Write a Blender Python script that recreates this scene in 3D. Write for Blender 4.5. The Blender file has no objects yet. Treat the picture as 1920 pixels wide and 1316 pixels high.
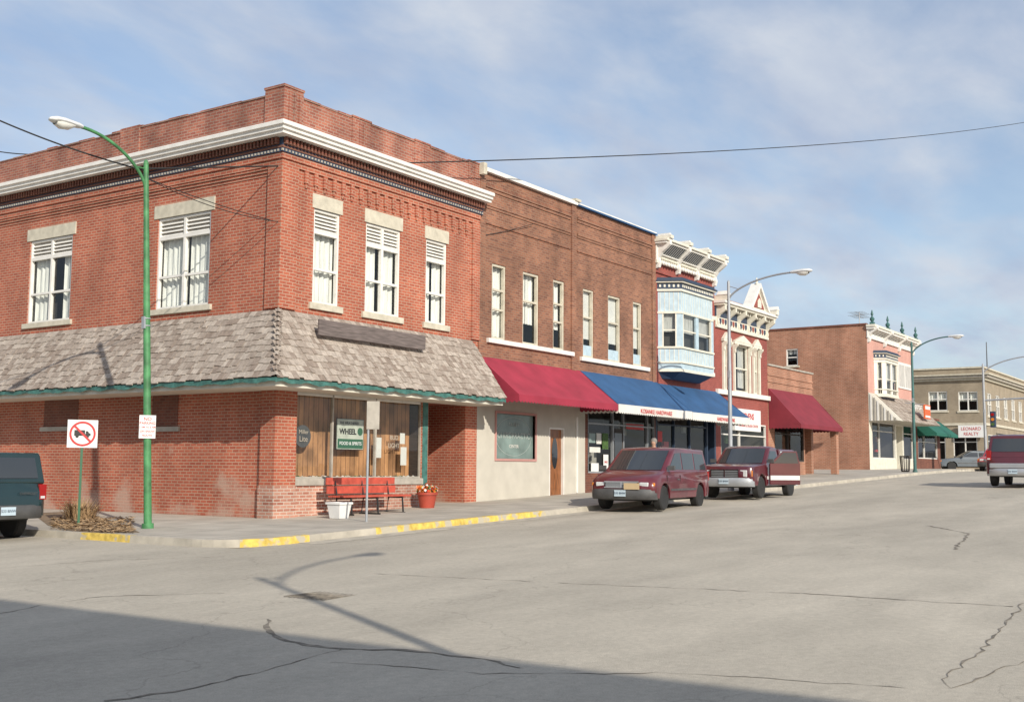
import bpy, bmesh, math, random
from mathutils import Vector, Matrix
random.seed(7)
# ---------------------------------------------------------------- camera calibration
f=2147.0
dX=Vector((1455,-230,-f)).normalized()
dY=Vector((-3200,-197,-f)); dY=(dY-dX*dY.dot(dX)).normalized()
dZ=dX.cross(dY).normalized()
R=Matrix((dX,dY,dZ))
C=-(R@Vector((511-960,-(972-658),-f)))*(26.4/f)
def P(px,py,ax,val):
    r=R@Vector((px-960,-(py-658),-f)); t=(val-C[ax])/r[ax]; return C+r*t
def fx(px,py=700,y=0.0): return P(px,py,1,y).x
def fz(px,py,y=0.0): return P(px,py,1,y).z
def sy(px,py=700,x=0.0): return P(px,py,0,x).y
def sz(px,py,x=0.0): return P(px,py,0,x).z
def G(px,py,z0=-0.12,s=0.028):
    r=R@Vector((px-960,-(py-658),-f)); t=(s*C.x+z0-C.z)/(r.z-s*r.x); return C+r*t
ST=[(-400,-1.12),(-40,-1.12),(40,1.12),(46,1.26),(52,1.33),(60,1.36),(900,1.36)]
def gz(x):
    for (a,za),(b,zb) in zip(ST,ST[1:]):
        if x<=b: return za+(zb-za)*(max(x,a)-a)/(b-a)
    return 1.36
scn=bpy.context.scene; col=scn.collection
# ---------------------------------------------------------------- materials
def nt(name):
    m=bpy.data.materials.new(name); m.use_nodes=True
    n=m.node_tree; return m,n,n.nodes['Principled BSDF']
def N(n,t,**k):
    a=n.nodes.new(t)
    for q,v in k.items(): setattr(a,q,v)
    return a
def vary(n,colour_socket_or_val,scale,var,detail=5,stretch=None):
    geo=N(n,'ShaderNodeNewGeometry'); noi=N(n,'ShaderNodeTexNoise'); noi.inputs['Scale'].default_value=scale; noi.inputs['Detail'].default_value=detail
    if stretch:
        mp=N(n,'ShaderNodeMapping'); mp.inputs['Scale'].default_value=stretch
        n.links.new(geo.outputs['Position'],mp.inputs['Vector']); n.links.new(mp.outputs[0],noi.inputs['Vector'])
    else: n.links.new(geo.outputs['Position'],noi.inputs['Vector'])
    mr=N(n,'ShaderNodeMapRange'); mr.inputs['From Min'].default_value=.3; mr.inputs['From Max'].default_value=.7
    mr.inputs['To Min'].default_value=1-var; mr.inputs['To Max'].default_value=1+var
    n.links.new(noi.outputs['Fac'],mr.inputs['Value'])
    hs=N(n,'ShaderNodeHueSaturation')
    n.links.new(mr.outputs[0],hs.inputs['Value'])
    if isinstance(colour_socket_or_val,tuple): hs.inputs['Color'].default_value=(*colour_socket_or_val,1)
    else: n.links.new(colour_socket_or_val,hs.inputs['Color'])
    return hs.outputs['Color'],noi
M={}
def mat(name,c,rough=.7,metal=0,var=.12,scale=2.5,coat=0,bump=0,stretch=None,worn=None):
    m,n,b=nt(name)
    if var>0:
        s,noi=vary(n,tuple(c),scale,var,stretch=stretch)
        if worn:
            geo=N(n,'ShaderNodeNewGeometry'); no=N(n,'ShaderNodeTexNoise'); no.inputs['Scale'].default_value=4; no.inputs['Detail'].default_value=9; n.links.new(geo.outputs['Position'],no.inputs['Vector'])
            r2=N(n,'ShaderNodeMapRange'); r2.inputs['From Min'].default_value=.50; r2.inputs['From Max'].default_value=.58; n.links.new(no.outputs['Fac'],r2.inputs['Value'])
            mx=N(n,'ShaderNodeMix',data_type='RGBA'); mx.inputs[7].default_value=(*worn,1); n.links.new(r2.outputs[0],mx.inputs[0]); n.links.new(s,mx.inputs[6]); s=mx.outputs[2]
        n.links.new(s,b.inputs['Base Color'])
        if bump:
            bp=N(n,'ShaderNodeBump'); bp.inputs['Strength'].default_value=bump; bp.inputs['Distance'].default_value=.02
            n.links.new(noi.outputs['Fac'],bp.inputs['Height']); n.links.new(bp.outputs[0],b.inputs['Normal'])
    else: b.inputs['Base Color'].default_value=(*c,1)
    b.inputs['Roughness'].default_value=rough; b.inputs['Metallic'].default_value=metal; b.inputs['Coat Weight'].default_value=coat
    M[name]=m; return m
def brick(name,c1,c2,mo,var=.22,bw=.215,rh=.076,ms=.011,stain=1.1,effl=False):
    m,n,b=nt(name)
    geo=N(n,'ShaderNodeNewGeometry'); sp=N(n,'ShaderNodeSeparateXYZ'); n.links.new(geo.outputs['Position'],sp.inputs[0])
    ad=N(n,'ShaderNodeMath',operation='ADD'); n.links.new(sp.outputs[0],ad.inputs[0]); n.links.new(sp.outputs[1],ad.inputs[1])
    cb=N(n,'ShaderNodeCombineXYZ'); n.links.new(ad.outputs[0],cb.inputs[0]); n.links.new(sp.outputs[2],cb.inputs[1])
    br=N(n,'ShaderNodeTexBrick'); n.links.new(cb.outputs[0],br.inputs['Vector'])
    br.inputs['Scale'].default_value=1; br.inputs['Brick Width'].default_value=bw; br.inputs['Row Height'].default_value=rh
    br.inputs['Mortar Size'].default_value=ms; br.inputs['Mortar Smooth'].default_value=.3
    br.inputs['Color1'].default_value=(*c1,1); br.inputs['Color2'].default_value=(*c2,1); br.inputs['Mortar'].default_value=(*mo,1)
    s,noi=vary(n,br.outputs['Color'],stain,var,detail=8,stretch=(1,1,.55))
    if effl:
        no=N(n,'ShaderNodeTexNoise'); no.inputs['Scale'].default_value=.9; no.inputs['Detail'].default_value=9; n.links.new(geo.outputs['Position'],no.inputs['Vector'])
        a=N(n,'ShaderNodeMapRange'); a.inputs['From Min'].default_value=1.3; a.inputs['From Max'].default_value=-.1; a.inputs['To Min'].default_value=0; a.inputs['To Max'].default_value=.26; n.links.new(sp.outputs[2],a.inputs['Value'])
        ad2=N(n,'ShaderNodeMath',operation='ADD'); n.links.new(a.outputs[0],ad2.inputs[0]); n.links.new(no.outputs['Fac'],ad2.inputs[1])
        r2=N(n,'ShaderNodeMapRange'); r2.inputs['From Min'].default_value=.68; r2.inputs['From Max'].default_value=.80; r2.inputs['To Max'].default_value=.7; n.links.new(ad2.outputs[0],r2.inputs['Value'])
        mx=N(n,'ShaderNodeMix',data_type='RGBA'); mx.inputs[7].default_value=(.45,.32,.25,1); n.links.new(r2.outputs[0],mx.inputs[0]); n.links.new(s,mx.inputs[6]); s=mx.outputs[2]
    n.links.new(s,b.inputs['Base Color'])
    bp=N(n,'ShaderNodeBump',invert=True); bp.inputs['Strength'].default_value=.5; bp.inputs['Distance'].default_value=.01
    n.links.new(br.outputs['Fac'],bp.inputs['Height']); n.links.new(bp.outputs[0],b.inputs['Normal'])
    b.inputs['Roughness'].default_value=.85; M[name]=m; return m
brick('brick_orange',(.42,.115,.062),(.31,.075,.042),(.42,.27,.19),effl=True)
brick('brick_parapet',(.34,.12,.075),(.23,.07,.048),(.32,.22,.17),var=.42)
brick('brick_brown',(.29,.125,.072),(.17,.07,.045),(.25,.16,.11),var=.3)
brick('brick_dark',(.20,.065,.04),(.14,.045,.03),(.18,.10,.07))
brick('brick_red',(.30,.065,.05),(.24,.05,.04),(.27,.11,.09),var=.2)
brick('brick_base',(.48,.25,.18),(.32,.12,.08),(.50,.42,.35),var=.35)
brick('brick_side',(.40,.18,.11),(.31,.13,.075),(.38,.26,.19),var=.25)
brick('brick_pink',(.60,.32,.26),(.55,.29,.24),(.54,.33,.27),var=.1)
brick('brick_tan',(.33,.27,.19),(.28,.225,.155),(.31,.27,.21),var=.15)
brick('interior_panel',(.50,.25,.11),(.32,.16,.075),(.08,.04,.02),bw=.17,rh=6,ms=.008,var=.45,stain=3)
mat('white_paint',(.74,.72,.67),.55,var=.08,scale=4)
mat('cream_paint',(.68,.65,.55),.6,var=.1,scale=4)
mat('stone_sill',(.54,.50,.40),.8,var=.15,scale=5)
mat('grey_stone',(.38,.35,.30),.85,var=.2,scale=4)
mat('blue_paint',(.42,.54,.61),.6,var=.12,scale=6)
mat('navy_paint',(.03,.05,.09),.5,var=.1)
mat('teal_paint',(.05,.15,.13),.6,var=.35,scale=6)
mat('green_pole',(.065,.22,.085),.55,var=.4,scale=4)
mat('teal_dull',(.05,.13,.12),.5,var=.2)
mat('galvanized',(.38,.40,.42),.5,metal=.4,var=.1)
mat('lamp_head_paint',(.66,.67,.66),.4,var=.05)
mat('lamp_lens',(.75,.75,.70),.2,var=0)
mat('dark_wood',(.055,.045,.04),.8,var=.3,scale=8,stretch=(.4,.4,6))
mat('weathered_board',(.145,.118,.11),.9,var=.4,scale=7,stretch=(.4,.4,7))
mat('stucco',(.52,.49,.42),.9,var=.08,scale=2,bump=.2)
mat('red_awning',(.30,.026,.05),.85,var=.16,scale=1.5)
mat('maroon_awning',(.20,.022,.035),.85,var=.16,scale=1.5)
mat('blue_awning',(.025,.085,.20),.85,var=.18,scale=1.5)
mat('green_awning',(.015,.12,.085),.8,var=.1)
mat('cloth_white',(.68,.66,.61),.8,var=.06)
mat('curtain',(.76,.74,.68),.9,var=.18,scale=5,stretch=(5,5,.4))
mat('curtain_dim',(.46,.45,.42),.9,var=.3,scale=5,stretch=(5,5,.4))
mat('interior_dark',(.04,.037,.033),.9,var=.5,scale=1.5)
mat('door_wood',(.24,.09,.03),.4,var=.35,scale=6,stretch=(3,3,.5),coat=.2)
mat('sidewalk_concrete',(.46,.42,.355),.9,var=.16,scale=1.2)
mat('kerb_concrete',(.42,.385,.32),.9,var=.2,scale=3)
mat('kerb_yellow',(.62,.45,.10),.85,var=.3,scale=7,worn=(.44,.40,.31))
mat('dirt',(.21,.15,.095),1,var=.5,scale=9,bump=.8)
mat('lot_ground',(.28,.24,.18),1,var=.3,scale=1)
mat('roof_tar',(.10,.10,.10),.9,var=.2)
mat('sign_red',(.50,.03,.03),.5,var=0); mat('sign_white',(.74,.74,.72),.5,var=.03); mat('sign_black',(.015,.015,.015),.5,var=0)
mat('sign_green',(.03,.12,.06),.5,var=0); mat('sign_pink',(.5,.26,.23),.6,var=.1); mat('sign_teal',(.20,.27,.25),.2,var=.25,scale=2)
mat('pub_sign_face',(.50,.52,.44),.6,var=.15,scale=6)
mat('sign_orange',(.65,.12,.03),.5,var=.1)
mat('pale_letters',(.36,.41,.38),.5,var=0); mat('neon_tube',(.52,.44,.36),.4,var=0)
mat('bench_red',(.46,.08,.05),.5,var=.25,scale=6)
mat('pot_red',(.38,.06,.035),.6,var=.15); mat('pot_white',(.72,.72,.70),.5,var=.08)
mat('soil',(.05,.035,.02),1,var=.3)
mat('leaf',(.06,.12,.03),.7,var=.4,scale=20); mat('flower_orange',(.70,.13,.02),.6,var=.4,scale=20); mat('flower_yellow',(.75,.42,.05),.6,var=.3,scale=20)
mat('dry_stalk',(.36,.24,.13),.95,var=.4,scale=12)
mat('tyre',(.022,.022,.022),.85,var=.2); mat('rim',(.38,.38,.39),.4,metal=.6,var=.15,scale=12)
mat('paint_maroon',(.085,.010,.016),.28,var=.15,scale=2,coat=.9); mat('paint_maroon_dull',(.11,.014,.022),.32,var=.3,scale=2,coat=.7)
mat('paint_white',(.62,.62,.60),.35,var=.05,coat=.5); mat('paint_green',(.008,.026,.028),.25,var=.1,coat=.8)
mat('paint_red',(.42,.01,.012),.3,var=.05,coat=.7); mat('paint_grey',(.10,.12,.14),.3,var=.05,coat=.7)
mat('paint_silver',(.42,.43,.44),.35,metal=.5,var=.05,coat=.4)
mat('bumper_grey',(.075,.075,.075),.55,var=.2,scale=5); mat('chrome',(.6,.6,.6),.15,metal=1,var=0)
mat('car_glass',(.03,.035,.04),.04,var=0); M['car_glass'].node_tree.nodes['Principled BSDF'].inputs['Specular IOR Level'].default_value=1.0
mat('headlight',(.55,.56,.56),.1,var=.1,scale=30); mat('taillight',(.30,.008,.008),.2,var=0); mat('indicator',(.6,.2,.03),.2,var=0)
mat('plate',(.45,.55,.62),.5,var=.05); mat('plate_tan',(.5,.38,.22),.6,var=.05)
mat('cable_black',(.02,.02,.02),.7,var=0)
mat('skin',(.45,.27,.19),.6,var=.05); mat('hair',(.22,.20,.18),.8,var=.2,scale=30); mat('jacket',(.06,.07,.10),.9,var=.15); mat('jeans',(.05,.08,.15),.9,var=.15); mat('shoe',(.03,.025,.02),.7,var=0)
m,n,b=nt('window_glass'); n.nodes.remove(b)
tr=N(n,'ShaderNodeBsdfTransparent'); tr.inputs[0].default_value=(.92,.95,.95,1); gl=N(n,'ShaderNodeBsdfGlossy'); gl.inputs['Roughness'].default_value=.02
lw=N(n,'ShaderNodeLayerWeight'); lw.inputs[0].default_value=.5; pw=N(n,'ShaderNodeMath',operation='POWER'); pw.inputs[1].default_value=3.5; n.links.new(lw.outputs['Facing'],pw.inputs[0])
ma=N(n,'ShaderNodeMath',operation='MULTIPLY_ADD'); ma.inputs[1].default_value=.5; ma.inputs[2].default_value=.05; ma.use_clamp=True; n.links.new(pw.outputs[0],ma.inputs[0]); mx=N(n,'ShaderNodeMixShader')
n.links.new(ma.outputs[0],mx.inputs[0]); n.links.new(tr.outputs[0],mx.inputs[1]); n.links.new(gl.outputs[0],mx.inputs[2]); n.links.new(mx.outputs[0],n.nodes['Material Output'].inputs[0]); M['window_glass']=m
m,n,b=nt('wood_shingle'); geo=N(n,'ShaderNodeNewGeometry'); cr=N(n,'ShaderNodeValToRGB')
e=cr.color_ramp.elements; e[0].color=(.235,.185,.15,1); e[1].color=(.42,.365,.31,1); e2=cr.color_ramp.elements.new(.5); e2.color=(.33,.28,.235,1)
n.links.new(geo.outputs['Random Per Island'],cr.inputs[0]); s,noi=vary(n,cr.outputs[0],5,.22,stretch=(3,3,1)); n.links.new(s,b.inputs['Base Color']); b.inputs['Roughness'].default_value=.9; M['wood_shingle']=m
# road
m,n,b=nt('road_surface'); geo=N(n,'ShaderNodeNewGeometry')
a,_=vary(n,(.415,.375,.305),.25,.14,detail=6,stretch=(.35,1.6,1)); c0,_n0=vary(n,a,1.3,.09,detail=7,stretch=(.5,1.2,1)); c_,_n=vary(n,c0,14,.08,detail=8); d_,_n2=vary(n,c_,90,.15,detail=3)
vo=N(n,'ShaderNodeTexVoronoi',feature='DISTANCE_TO_EDGE'); vo.inputs['Scale'].default_value=.16
nn=N(n,'ShaderNodeTexNoise'); nn.inputs['Scale'].default_value=.9; nn.inputs['Detail'].default_value=8
n.links.new(geo.outputs['Position'],nn.inputs['Vector'])
va=N(n,'ShaderNodeVectorMath',operation='MULTIPLY_ADD'); va.inputs[1].default_value=(3,3,0); n.links.new(nn.outputs['Color'],va.inputs[0]); n.links.new(geo.outputs['Position'],va.inputs[2])
n.links.new(va.outputs[0],vo.inputs['Vector'])
mr=N(n,'ShaderNodeMapRange'); mr.inputs['From Min'].default_value=.0; mr.inputs['From Max'].default_value=.004; mr.inputs['To Min'].default_value=.80; mr.inputs['To Max'].default_value=1
n.links.new(vo.outputs['Distance'],mr.inputs['Value'])
mm=N(n,'ShaderNodeHueSaturation'); n.links.new(mr.outputs[0],mm.inputs['Value']); n.links.new(d_,mm.inputs['Color']); n.links.new(mm.outputs[0],b.inputs['Base Color'])
b.inputs['Roughness'].default_value=.9
bp=N(n,'ShaderNodeBump'); bp.inputs['Strength'].default_value=.35; bp.inputs['Distance'].default_value=.01; n.links.new(_n2.outputs['Fac'],bp.inputs['Height']); n.links.new(bp.outputs[0],b.inputs['Normal']); M['road_surface']=m
mat('crack_tar',(.20,.175,.14),.95,var=.45,scale=8)
m=M['sidewalk_concrete']; n=m.node_tree; b=n.nodes['Principled BSDF']; geo=N(n,'ShaderNodeNewGeometry'); br=N(n,'ShaderNodeTexBrick',offset=0.0)
br.inputs['Scale'].default_value=1; br.inputs['Brick Width'].default_value=1.5; br.inputs['Row Height'].default_value=1.5; br.inputs['Mortar Size'].default_value=.015
br.inputs['Color1'].default_value=(1,1,1,1); br.inputs['Color2'].default_value=(.88,.88,.88,1); br.inputs['Mortar'].default_value=(.5,.5,.5,1)
n.links.new(geo.outputs['Position'],br.inputs['Vector']); mu=N(n,'ShaderNodeMix',data_type='RGBA',blend_type='MULTIPLY'); mu.inputs[0].default_value=1
src=b.inputs['Base Color'].links[0].from_socket; n.links.new(src,mu.inputs[6]); n.links.new(br.outputs['Color'],mu.inputs[7]); n.links.new(mu.outputs[2],b.inputs['Base Color'])
# ---------------------------------------------------------------- mesh builder
class MB:
    def __init__(s): s.v=[];s.f=[];s.m=[];s.mats=[]
    def mi(s,name):
        if name not in s.mats: s.mats.append(name)
        return s.mats.index(name)
    def add(s,vs,fs,mt):
        o=len(s.v); s.v+= [tuple(q) for q in vs]; i=s.mi(mt)
        for q in fs: s.f.append([o+k for k in q]); s.m.append(i)
        return s
    def box(s,x0,x1,y0,y1,z0,z1,mt):
        return s.add([(x,y,z) for x in (x0,x1) for y in (y0,y1) for z in (z0,z1)],[(0,1,3,2),(4,6,7,5),(0,4,5,1),(2,3,7,6),(0,2,6,4),(1,5,7,3)],mt)
    def quad(s,a,b,c,d,mt): return s.add([a,b,c,d],[(0,1,2,3)],mt)
    def prism(s,poly,ax,a,b,mt):
        k=len(poly)
        def mk(p,t): return {'x':(t,p[0],p[1]),'y':(p[0],t,p[1]),'z':(p[0],p[1],t)}[ax]
        vs=[mk(p,a) for p in poly]+[mk(p,b) for p in poly]
        return s.add(vs,[tuple(range(k)),tuple(range(2*k-1,k-1,-1))]+[(i,(i+1)%k,k+(i+1)%k,k+i) for i in range(k)],mt)
    def tube(s,pts,rad,mt,seg=10,cap=True):
        pts=[Vector(p) for p in pts]; rs=rad if isinstance(rad,(list,tuple)) else [rad]*len(pts); vs=[]
        for i,p in enumerate(pts):
            d=(pts[min(i+1,len(pts)-1)]-pts[max(i-1,0)]).normalized()
            u=d.cross(Vector((0,0,1))); u=u.normalized() if u.length>.01 else Vector((1,0,0)); w=d.cross(u).normalized()
            for k in range(seg):
                a=2*math.pi*k/seg; vs.append(p+(u*math.cos(a)+w*math.sin(a))*rs[i])
        fs=[(i*seg+k,i*seg+(k+1)%seg,(i+1)*seg+(k+1)%seg,(i+1)*seg+k) for i in range(len(pts)-1) for k in range(seg)]
        if cap: fs+=[tuple(range(seg)),tuple(range((len(pts)-1)*seg,len(pts)*seg))]
        return s.add(vs,fs,mt)
    def lathe(s,prof,ctr,ax,mt,seg=20):
        vs=[];c=Vector(ctr)
        for r,h in prof:
            for k in range(seg):
                a=2*math.pi*k/seg; p=(r*math.cos(a),r*math.sin(a))
                vs.append(c+Vector({'z':(p[0],p[1],h),'y':(p[0],h,p[1]),'x':(h,p[0],p[1])}[ax]))
        fs=[(i*seg+k,i*seg+(k+1)%seg,(i+1)*seg+(k+1)%seg,(i+1)*seg+k) for i in range(len(prof)-1) for k in range(seg)]
        fs+=[tuple(range(seg)),tuple(range((len(prof)-1)*seg,len(prof)*seg))]
        return s.add(vs,fs,mt)
    def obj(s,name,parent=None,world=True,loc=None,rot=None,bevel=0,smooth=False,label=None,recalc=True,seg=2):
        me=bpy.data.meshes.new(name); me.from_pydata(s.v,[],s.f)
        for q in s.mats: me.materials.append(M[q])
        me.polygons.foreach_set('material_index',s.m)
        if recalc:
            bm=bmesh.new(); bm.from_mesh(me); bmesh.ops.recalc_face_normals(bm,faces=bm.faces); bm.to_mesh(me); bm.free()
        if smooth:
            me.polygons.foreach_set('use_smooth',[True]*len(me.polygons)); me.set_sharp_from_angle(angle=math.radians(38))
        o=bpy.data.objects.new(name,me); col.objects.link(o)
        if loc: o.location=loc
        if rot: o.rotation_euler=rot
        if parent:
            o.parent=parent
            if world: o.matrix_parent_inverse=Matrix.Translation(-parent.location) if parent.type=='EMPTY' else Matrix.Identity(4)
        if bevel:
            b=o.modifiers.new('b','BEVEL'); b.width=bevel; b.segments=seg; b.limit_method='ANGLE'; b.angle_limit=math.radians(35)
        if label: o['label']=label
        return o
def thing(name,label,cat,loc,group=None,rot=None):
    o=bpy.data.objects.new(name,None); o.empty_display_size=.3; col.objects.link(o); o.location=loc
    if rot: o.rotation_euler=rot
    o['label']=label; o['category']=cat
    if group: o['group']=group
    return o
def struct(o): o['kind']='structure'; return o
def text(parent,s,size,loc,rot,mt,name='lettering',world=True,bold=0.0,sx=1.0):
    cu=bpy.data.curves.new('t','FONT'); cu.body=s; cu.size=size; cu.align_x='CENTER'; cu.align_y='CENTER'; cu.offset=bold*size; cu.extrude=.002
    t=bpy.data.objects.new('t',cu); col.objects.link(t); bpy.context.view_layer.update()
    me=bpy.data.meshes.new_from_object(t.evaluated_get(bpy.context.evaluated_depsgraph_get())); bpy.data.objects.remove(t)
    me.materials.clear(); me.materials.append(M[mt]); o=bpy.data.objects.new(name,me); col.objects.link(o)
    o.location=loc; o.rotation_euler=rot; o.scale=(sx,1,1); o.parent=parent
    if world and parent.type=='EMPTY': o.matrix_parent_inverse=Matrix.Translation(-parent.location)
    return o
FR=(math.radians(90),0,0); SR=(math.radians(90),0,math.radians(-90))
# ---------------------------------------------------------------- ground
def slab(name,x0,x1,y0,y1,dz,mt,thick=0):
    xs=[x0]+[a for a,_ in ST if x0<a<x1]+[x1]; mb=MB()
    for a,b in zip(xs,xs[1:]):
        za,zb=gz(a)+dz,gz(b)+dz
        mb.quad((a,y0,za),(b,y0,zb),(b,y1,zb),(a,y1,za),mt)
        if thick:
            mb.quad((a,y0,za),(b,y0,zb),(b,y0,zb-thick),(a,y0,za-thick),mt); mb.quad((a,y1,za),(b,y1,zb),(b,y1,zb-thick),(a,y1,za-thick),mt)
    if thick:
        for x in (x0,x1): mb.quad((x,y0,gz(x)+dz),(x,y1,gz(x)+dz),(x,y1,gz(x)+dz-thick),(x,y0,gz(x)+dz-thick),mt)
    return struct(mb.obj(name,recalc=False))
KX,KY=-4.85,-4.15
slab('ground',-400,900,-400,500,-.128,'lot_ground')
slab('main_road',-400,900,-20.6,KY+.1,-.12,'road_surface')
slab('side_road',-16.5,KX+.1,KY+.1,300,-.12,'road_surface'); slab('side_road',-16.5,-5.0,-300,-20.6,-.12,'road_surface')
slab('side_road',62.5,73.5,KY+.1,300,-.12,'road_surface')
arc=[(KX+1.2+1.2*math.cos(a),KY+1.2+1.2*math.sin(a)) for a in [math.radians(180+90*i/8) for i in range(9)]]
poly=[(KX,120)]+arc+[(40,KY),(40,120)]
mb=MB(); mb.add([(x,y,gz(x)) for x,y in poly],[tuple(range(len(poly)))],'sidewalk_concrete'); struct(mb.obj('sidewalk',recalc=False))
slab('sidewalk',40,62.5,KY,120,0,'sidewalk_concrete',.13)
slab('sidewalk',73.5,300,KY,120,0,'sidewalk_concrete',.13)
slab('sidewalk',-60,-16.5,-26,-20.6,0,'sidewalk_concrete',.13)
slab('sidewalk',-5,300,-26,-20.6,0,'sidewalk_concrete',.13)
def kerb(path,mt,label=None):
    mb=MB(); n=len(path); ins=[];
    for i,p in enumerate(path):
        d=(Vector(path[min(i+1,n-1)])-Vector(path[max(i-1,0)])).normalized(); nn=Vector((-d.y,d.x)); ins.append(Vector(p)+nn*.15)
    vs=[]
    for p,q in zip(path,ins):
        z=gz(p[0]); out=Vector(p)*1.0+(Vector(p)-q)*.12
        vs+=[(out.x,out.y,z-.135),(p[0]+(p[0]-q.x)*.03,p[1]+(p[1]-q.y)*.03,z+.012),(q.x,q.y,z+.012),(q.x,q.y,z-.1)]
    fs=[(i*4+k,(i+1)*4+k,(i+1)*4+k+1,i*4+k+1) for i in range(n-1) for k in range(3)]+[(0,1,2,3),(4*n-4,4*n-3,4*n-2,4*n-1)]
    mb.add(vs,fs,mt); return struct(mb.obj('kerb'))
kerb([(KX,y) for y in (60,20,6,.3)],'kerb_concrete')
kerb([(KX,.3),(KX,.1),(KX,-.6),(KX,-1.2)],'kerb_yellow')
kerb([(KX,-1.2),(KX,-2.2)]+arc[:5],'kerb_concrete'); kerb(arc[4:]+[(-3.4,KY),(-3.1,KY)],'kerb_yellow'); kerb([(-3.1,KY),(-1.2,KY)],'kerb_concrete')
kerb([(-1.2,KY),(1,KY),(3,KY),(5.2,KY)],'kerb_yellow'); kerb([(5.2,KY),(20,KY),(40,KY),(46,KY),(52,KY),(62.5,KY)],'kerb_concrete')
def strip_sheet(name,pts,w,mt,dz):
    mb=MB(); vs=[]
    for x,y in pts: vs+=[(x,y,gz(x)+dz),(x,y-w,gz(x)+dz)]
    mb.add(vs,[(2*i,2*i+1,2*i+3,2*i+2) for i in range(len(pts)-1)],mt); return struct(mb.obj(name,recalc=False))
mat('gutter_concrete',(.43,.39,.32),.9,var=.22,scale=4)
strip_sheet('gutter',[(-3.4,KY),(20,KY),(40,KY),(46,KY),(52,KY),(62.5,KY)],.55,'gutter_concrete',-.116)
mb=MB(); pts=[G(60,962,.0),G(150,958,0),G(235,985,0),G(262,998,0),G(150,999,0),G(90,985,0)]
mb.add([(p.x,p.y,gz(p.x)+.005) for p in pts],[tuple(range(len(pts)))],'dirt'); struct(mb.obj('dirt_patch',recalc=False))
def crack(pts,w):
    mb=MB(); L=[]
    P3=[G(*p) for p in pts]
    for a,b in zip(P3,P3[1:]):
        k=max(2,int((b-a).length/.14))
        for i in range(k):
            q=a.lerp(b,i/k); L.append(Vector((q.x+random.uniform(-.035,.035),q.y+random.uniform(-.035,.035))))
    L.append(Vector((P3[-1].x,P3[-1].y))); vs=[]
    for i,p in enumerate(L):
        d=(L[min(i+1,len(L)-1)]-L[max(i-1,0)]).normalized(); nn=Vector((-d.y,d.x))*w*random.uniform(.1,1.2)
        for q in (p+nn,p-nn): vs.append((q.x,q.y,gz(q.x)-.116))
    mb.add(vs,[(2*i,2*i+1,2*i+3,2*i+2) for i in range(len(L)-1)],'crack_tar'); struct(mb.obj('road_crack',recalc=False))
crack([(500,1160),(505,1180),(530,1202),(640,1216),(760,1218),(900,1235),(975,1252)],.035)
crack([(205,1313),(370,1290),(500,1255),(620,1222),(640,1216)],.022)
crack([(0,1150),(90,1132),(190,1118),(420,1112)],.012); crack([(1500,1112),(1700,1125),(1900,1137)],.018)
crack([(1920,1130),(1850,1210),(1770,1275),(1780,1290),(1920,1240)],.014)
crack([(1740,985),(1815,1000),(1790,1030)],.03); crack([(0,1065),(200,1050),(420,1043)],.012)
crack([(620,1240),(900,1262),(1300,1262),(1700,1290)],.008); crack([(700,1075),(1100,1095),(1500,1112)],.010)
# storm drain grate in the road
q=G(605,1116); mb=MB()
for i in range(9): mb.box(q.x-.35,q.x+.35,q.y-.32+i*.075,q.y-.29+i*.075,gz(q.x)-.119,gz(q.x)-.112,'crack_tar')
struct(mb.obj('road_drain_grate'))
# ---------------------------------------------------------------- facade helpers
def cells(mb,ax,plane,u0,u1,v0,v1,ops,mt,depth=.14,inward=1,dmt=None):
    us=sorted({u0,u1}|{o[0] for o in ops}|{o[1] for o in ops}); vs=sorted({v0,v1}|{o[2] for o in ops}|{o[3] for o in ops})
    us=[u for u in us if u0<=u<=u1]; vs=[v for v in vs if v0<=v<=v1]
    def pt(u,v,w): return (u,plane+w*inward,v) if ax=='y' else (plane+w*inward,u,v)
    for a,b in zip(us,us[1:]):
        for c,d in zip(vs,vs[1:]):
            um,vm=(a+b)/2,(c+d)/2
            if any(o[0]<um<o[1] and o[2]<vm<o[3] for o in ops): continue
            mb.quad(pt(a,c,0),pt(b,c,0),pt(b,d,0),pt(a,d,0),mt)
    for o in ops:
        a,b,c,d=o[:4]; dp=o[4] if len(o)>4 else depth; m2=dmt or mt
        mb.quad(pt(a,c,0),pt(a,d,0),pt(a,d,dp),pt(a,c,dp),m2); mb.quad(pt(b,c,0),pt(b,d,0),pt(b,d,dp),pt(b,c,dp),m2)
        mb.quad(pt(a,c,0),pt(b,c,0),pt(b,c,dp),pt(a,c,dp),m2); mb.quad(pt(a,d,0),pt(b,d,0),pt(b,d,dp),pt(a,d,dp),m2)
def curtain_mesh(mb,x0,x1,z0,z1,y,mt,amp=.03):
    k=max(6,int((x1-x0)/.04)); vs=[]; ph=random.uniform(0,6)
    for i in range(k+1):
        x=x0+(x1-x0)*i/k; yy=y+amp*math.sin(i*1.3+ph)+random.uniform(-.012,.012)
        vs+=[(x,yy,z0),(x,yy,z1)]
    mb.add(vs,[(2*i,2*i+2,2*i+3,2*i+1) for i in range(k)],mt)
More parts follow.
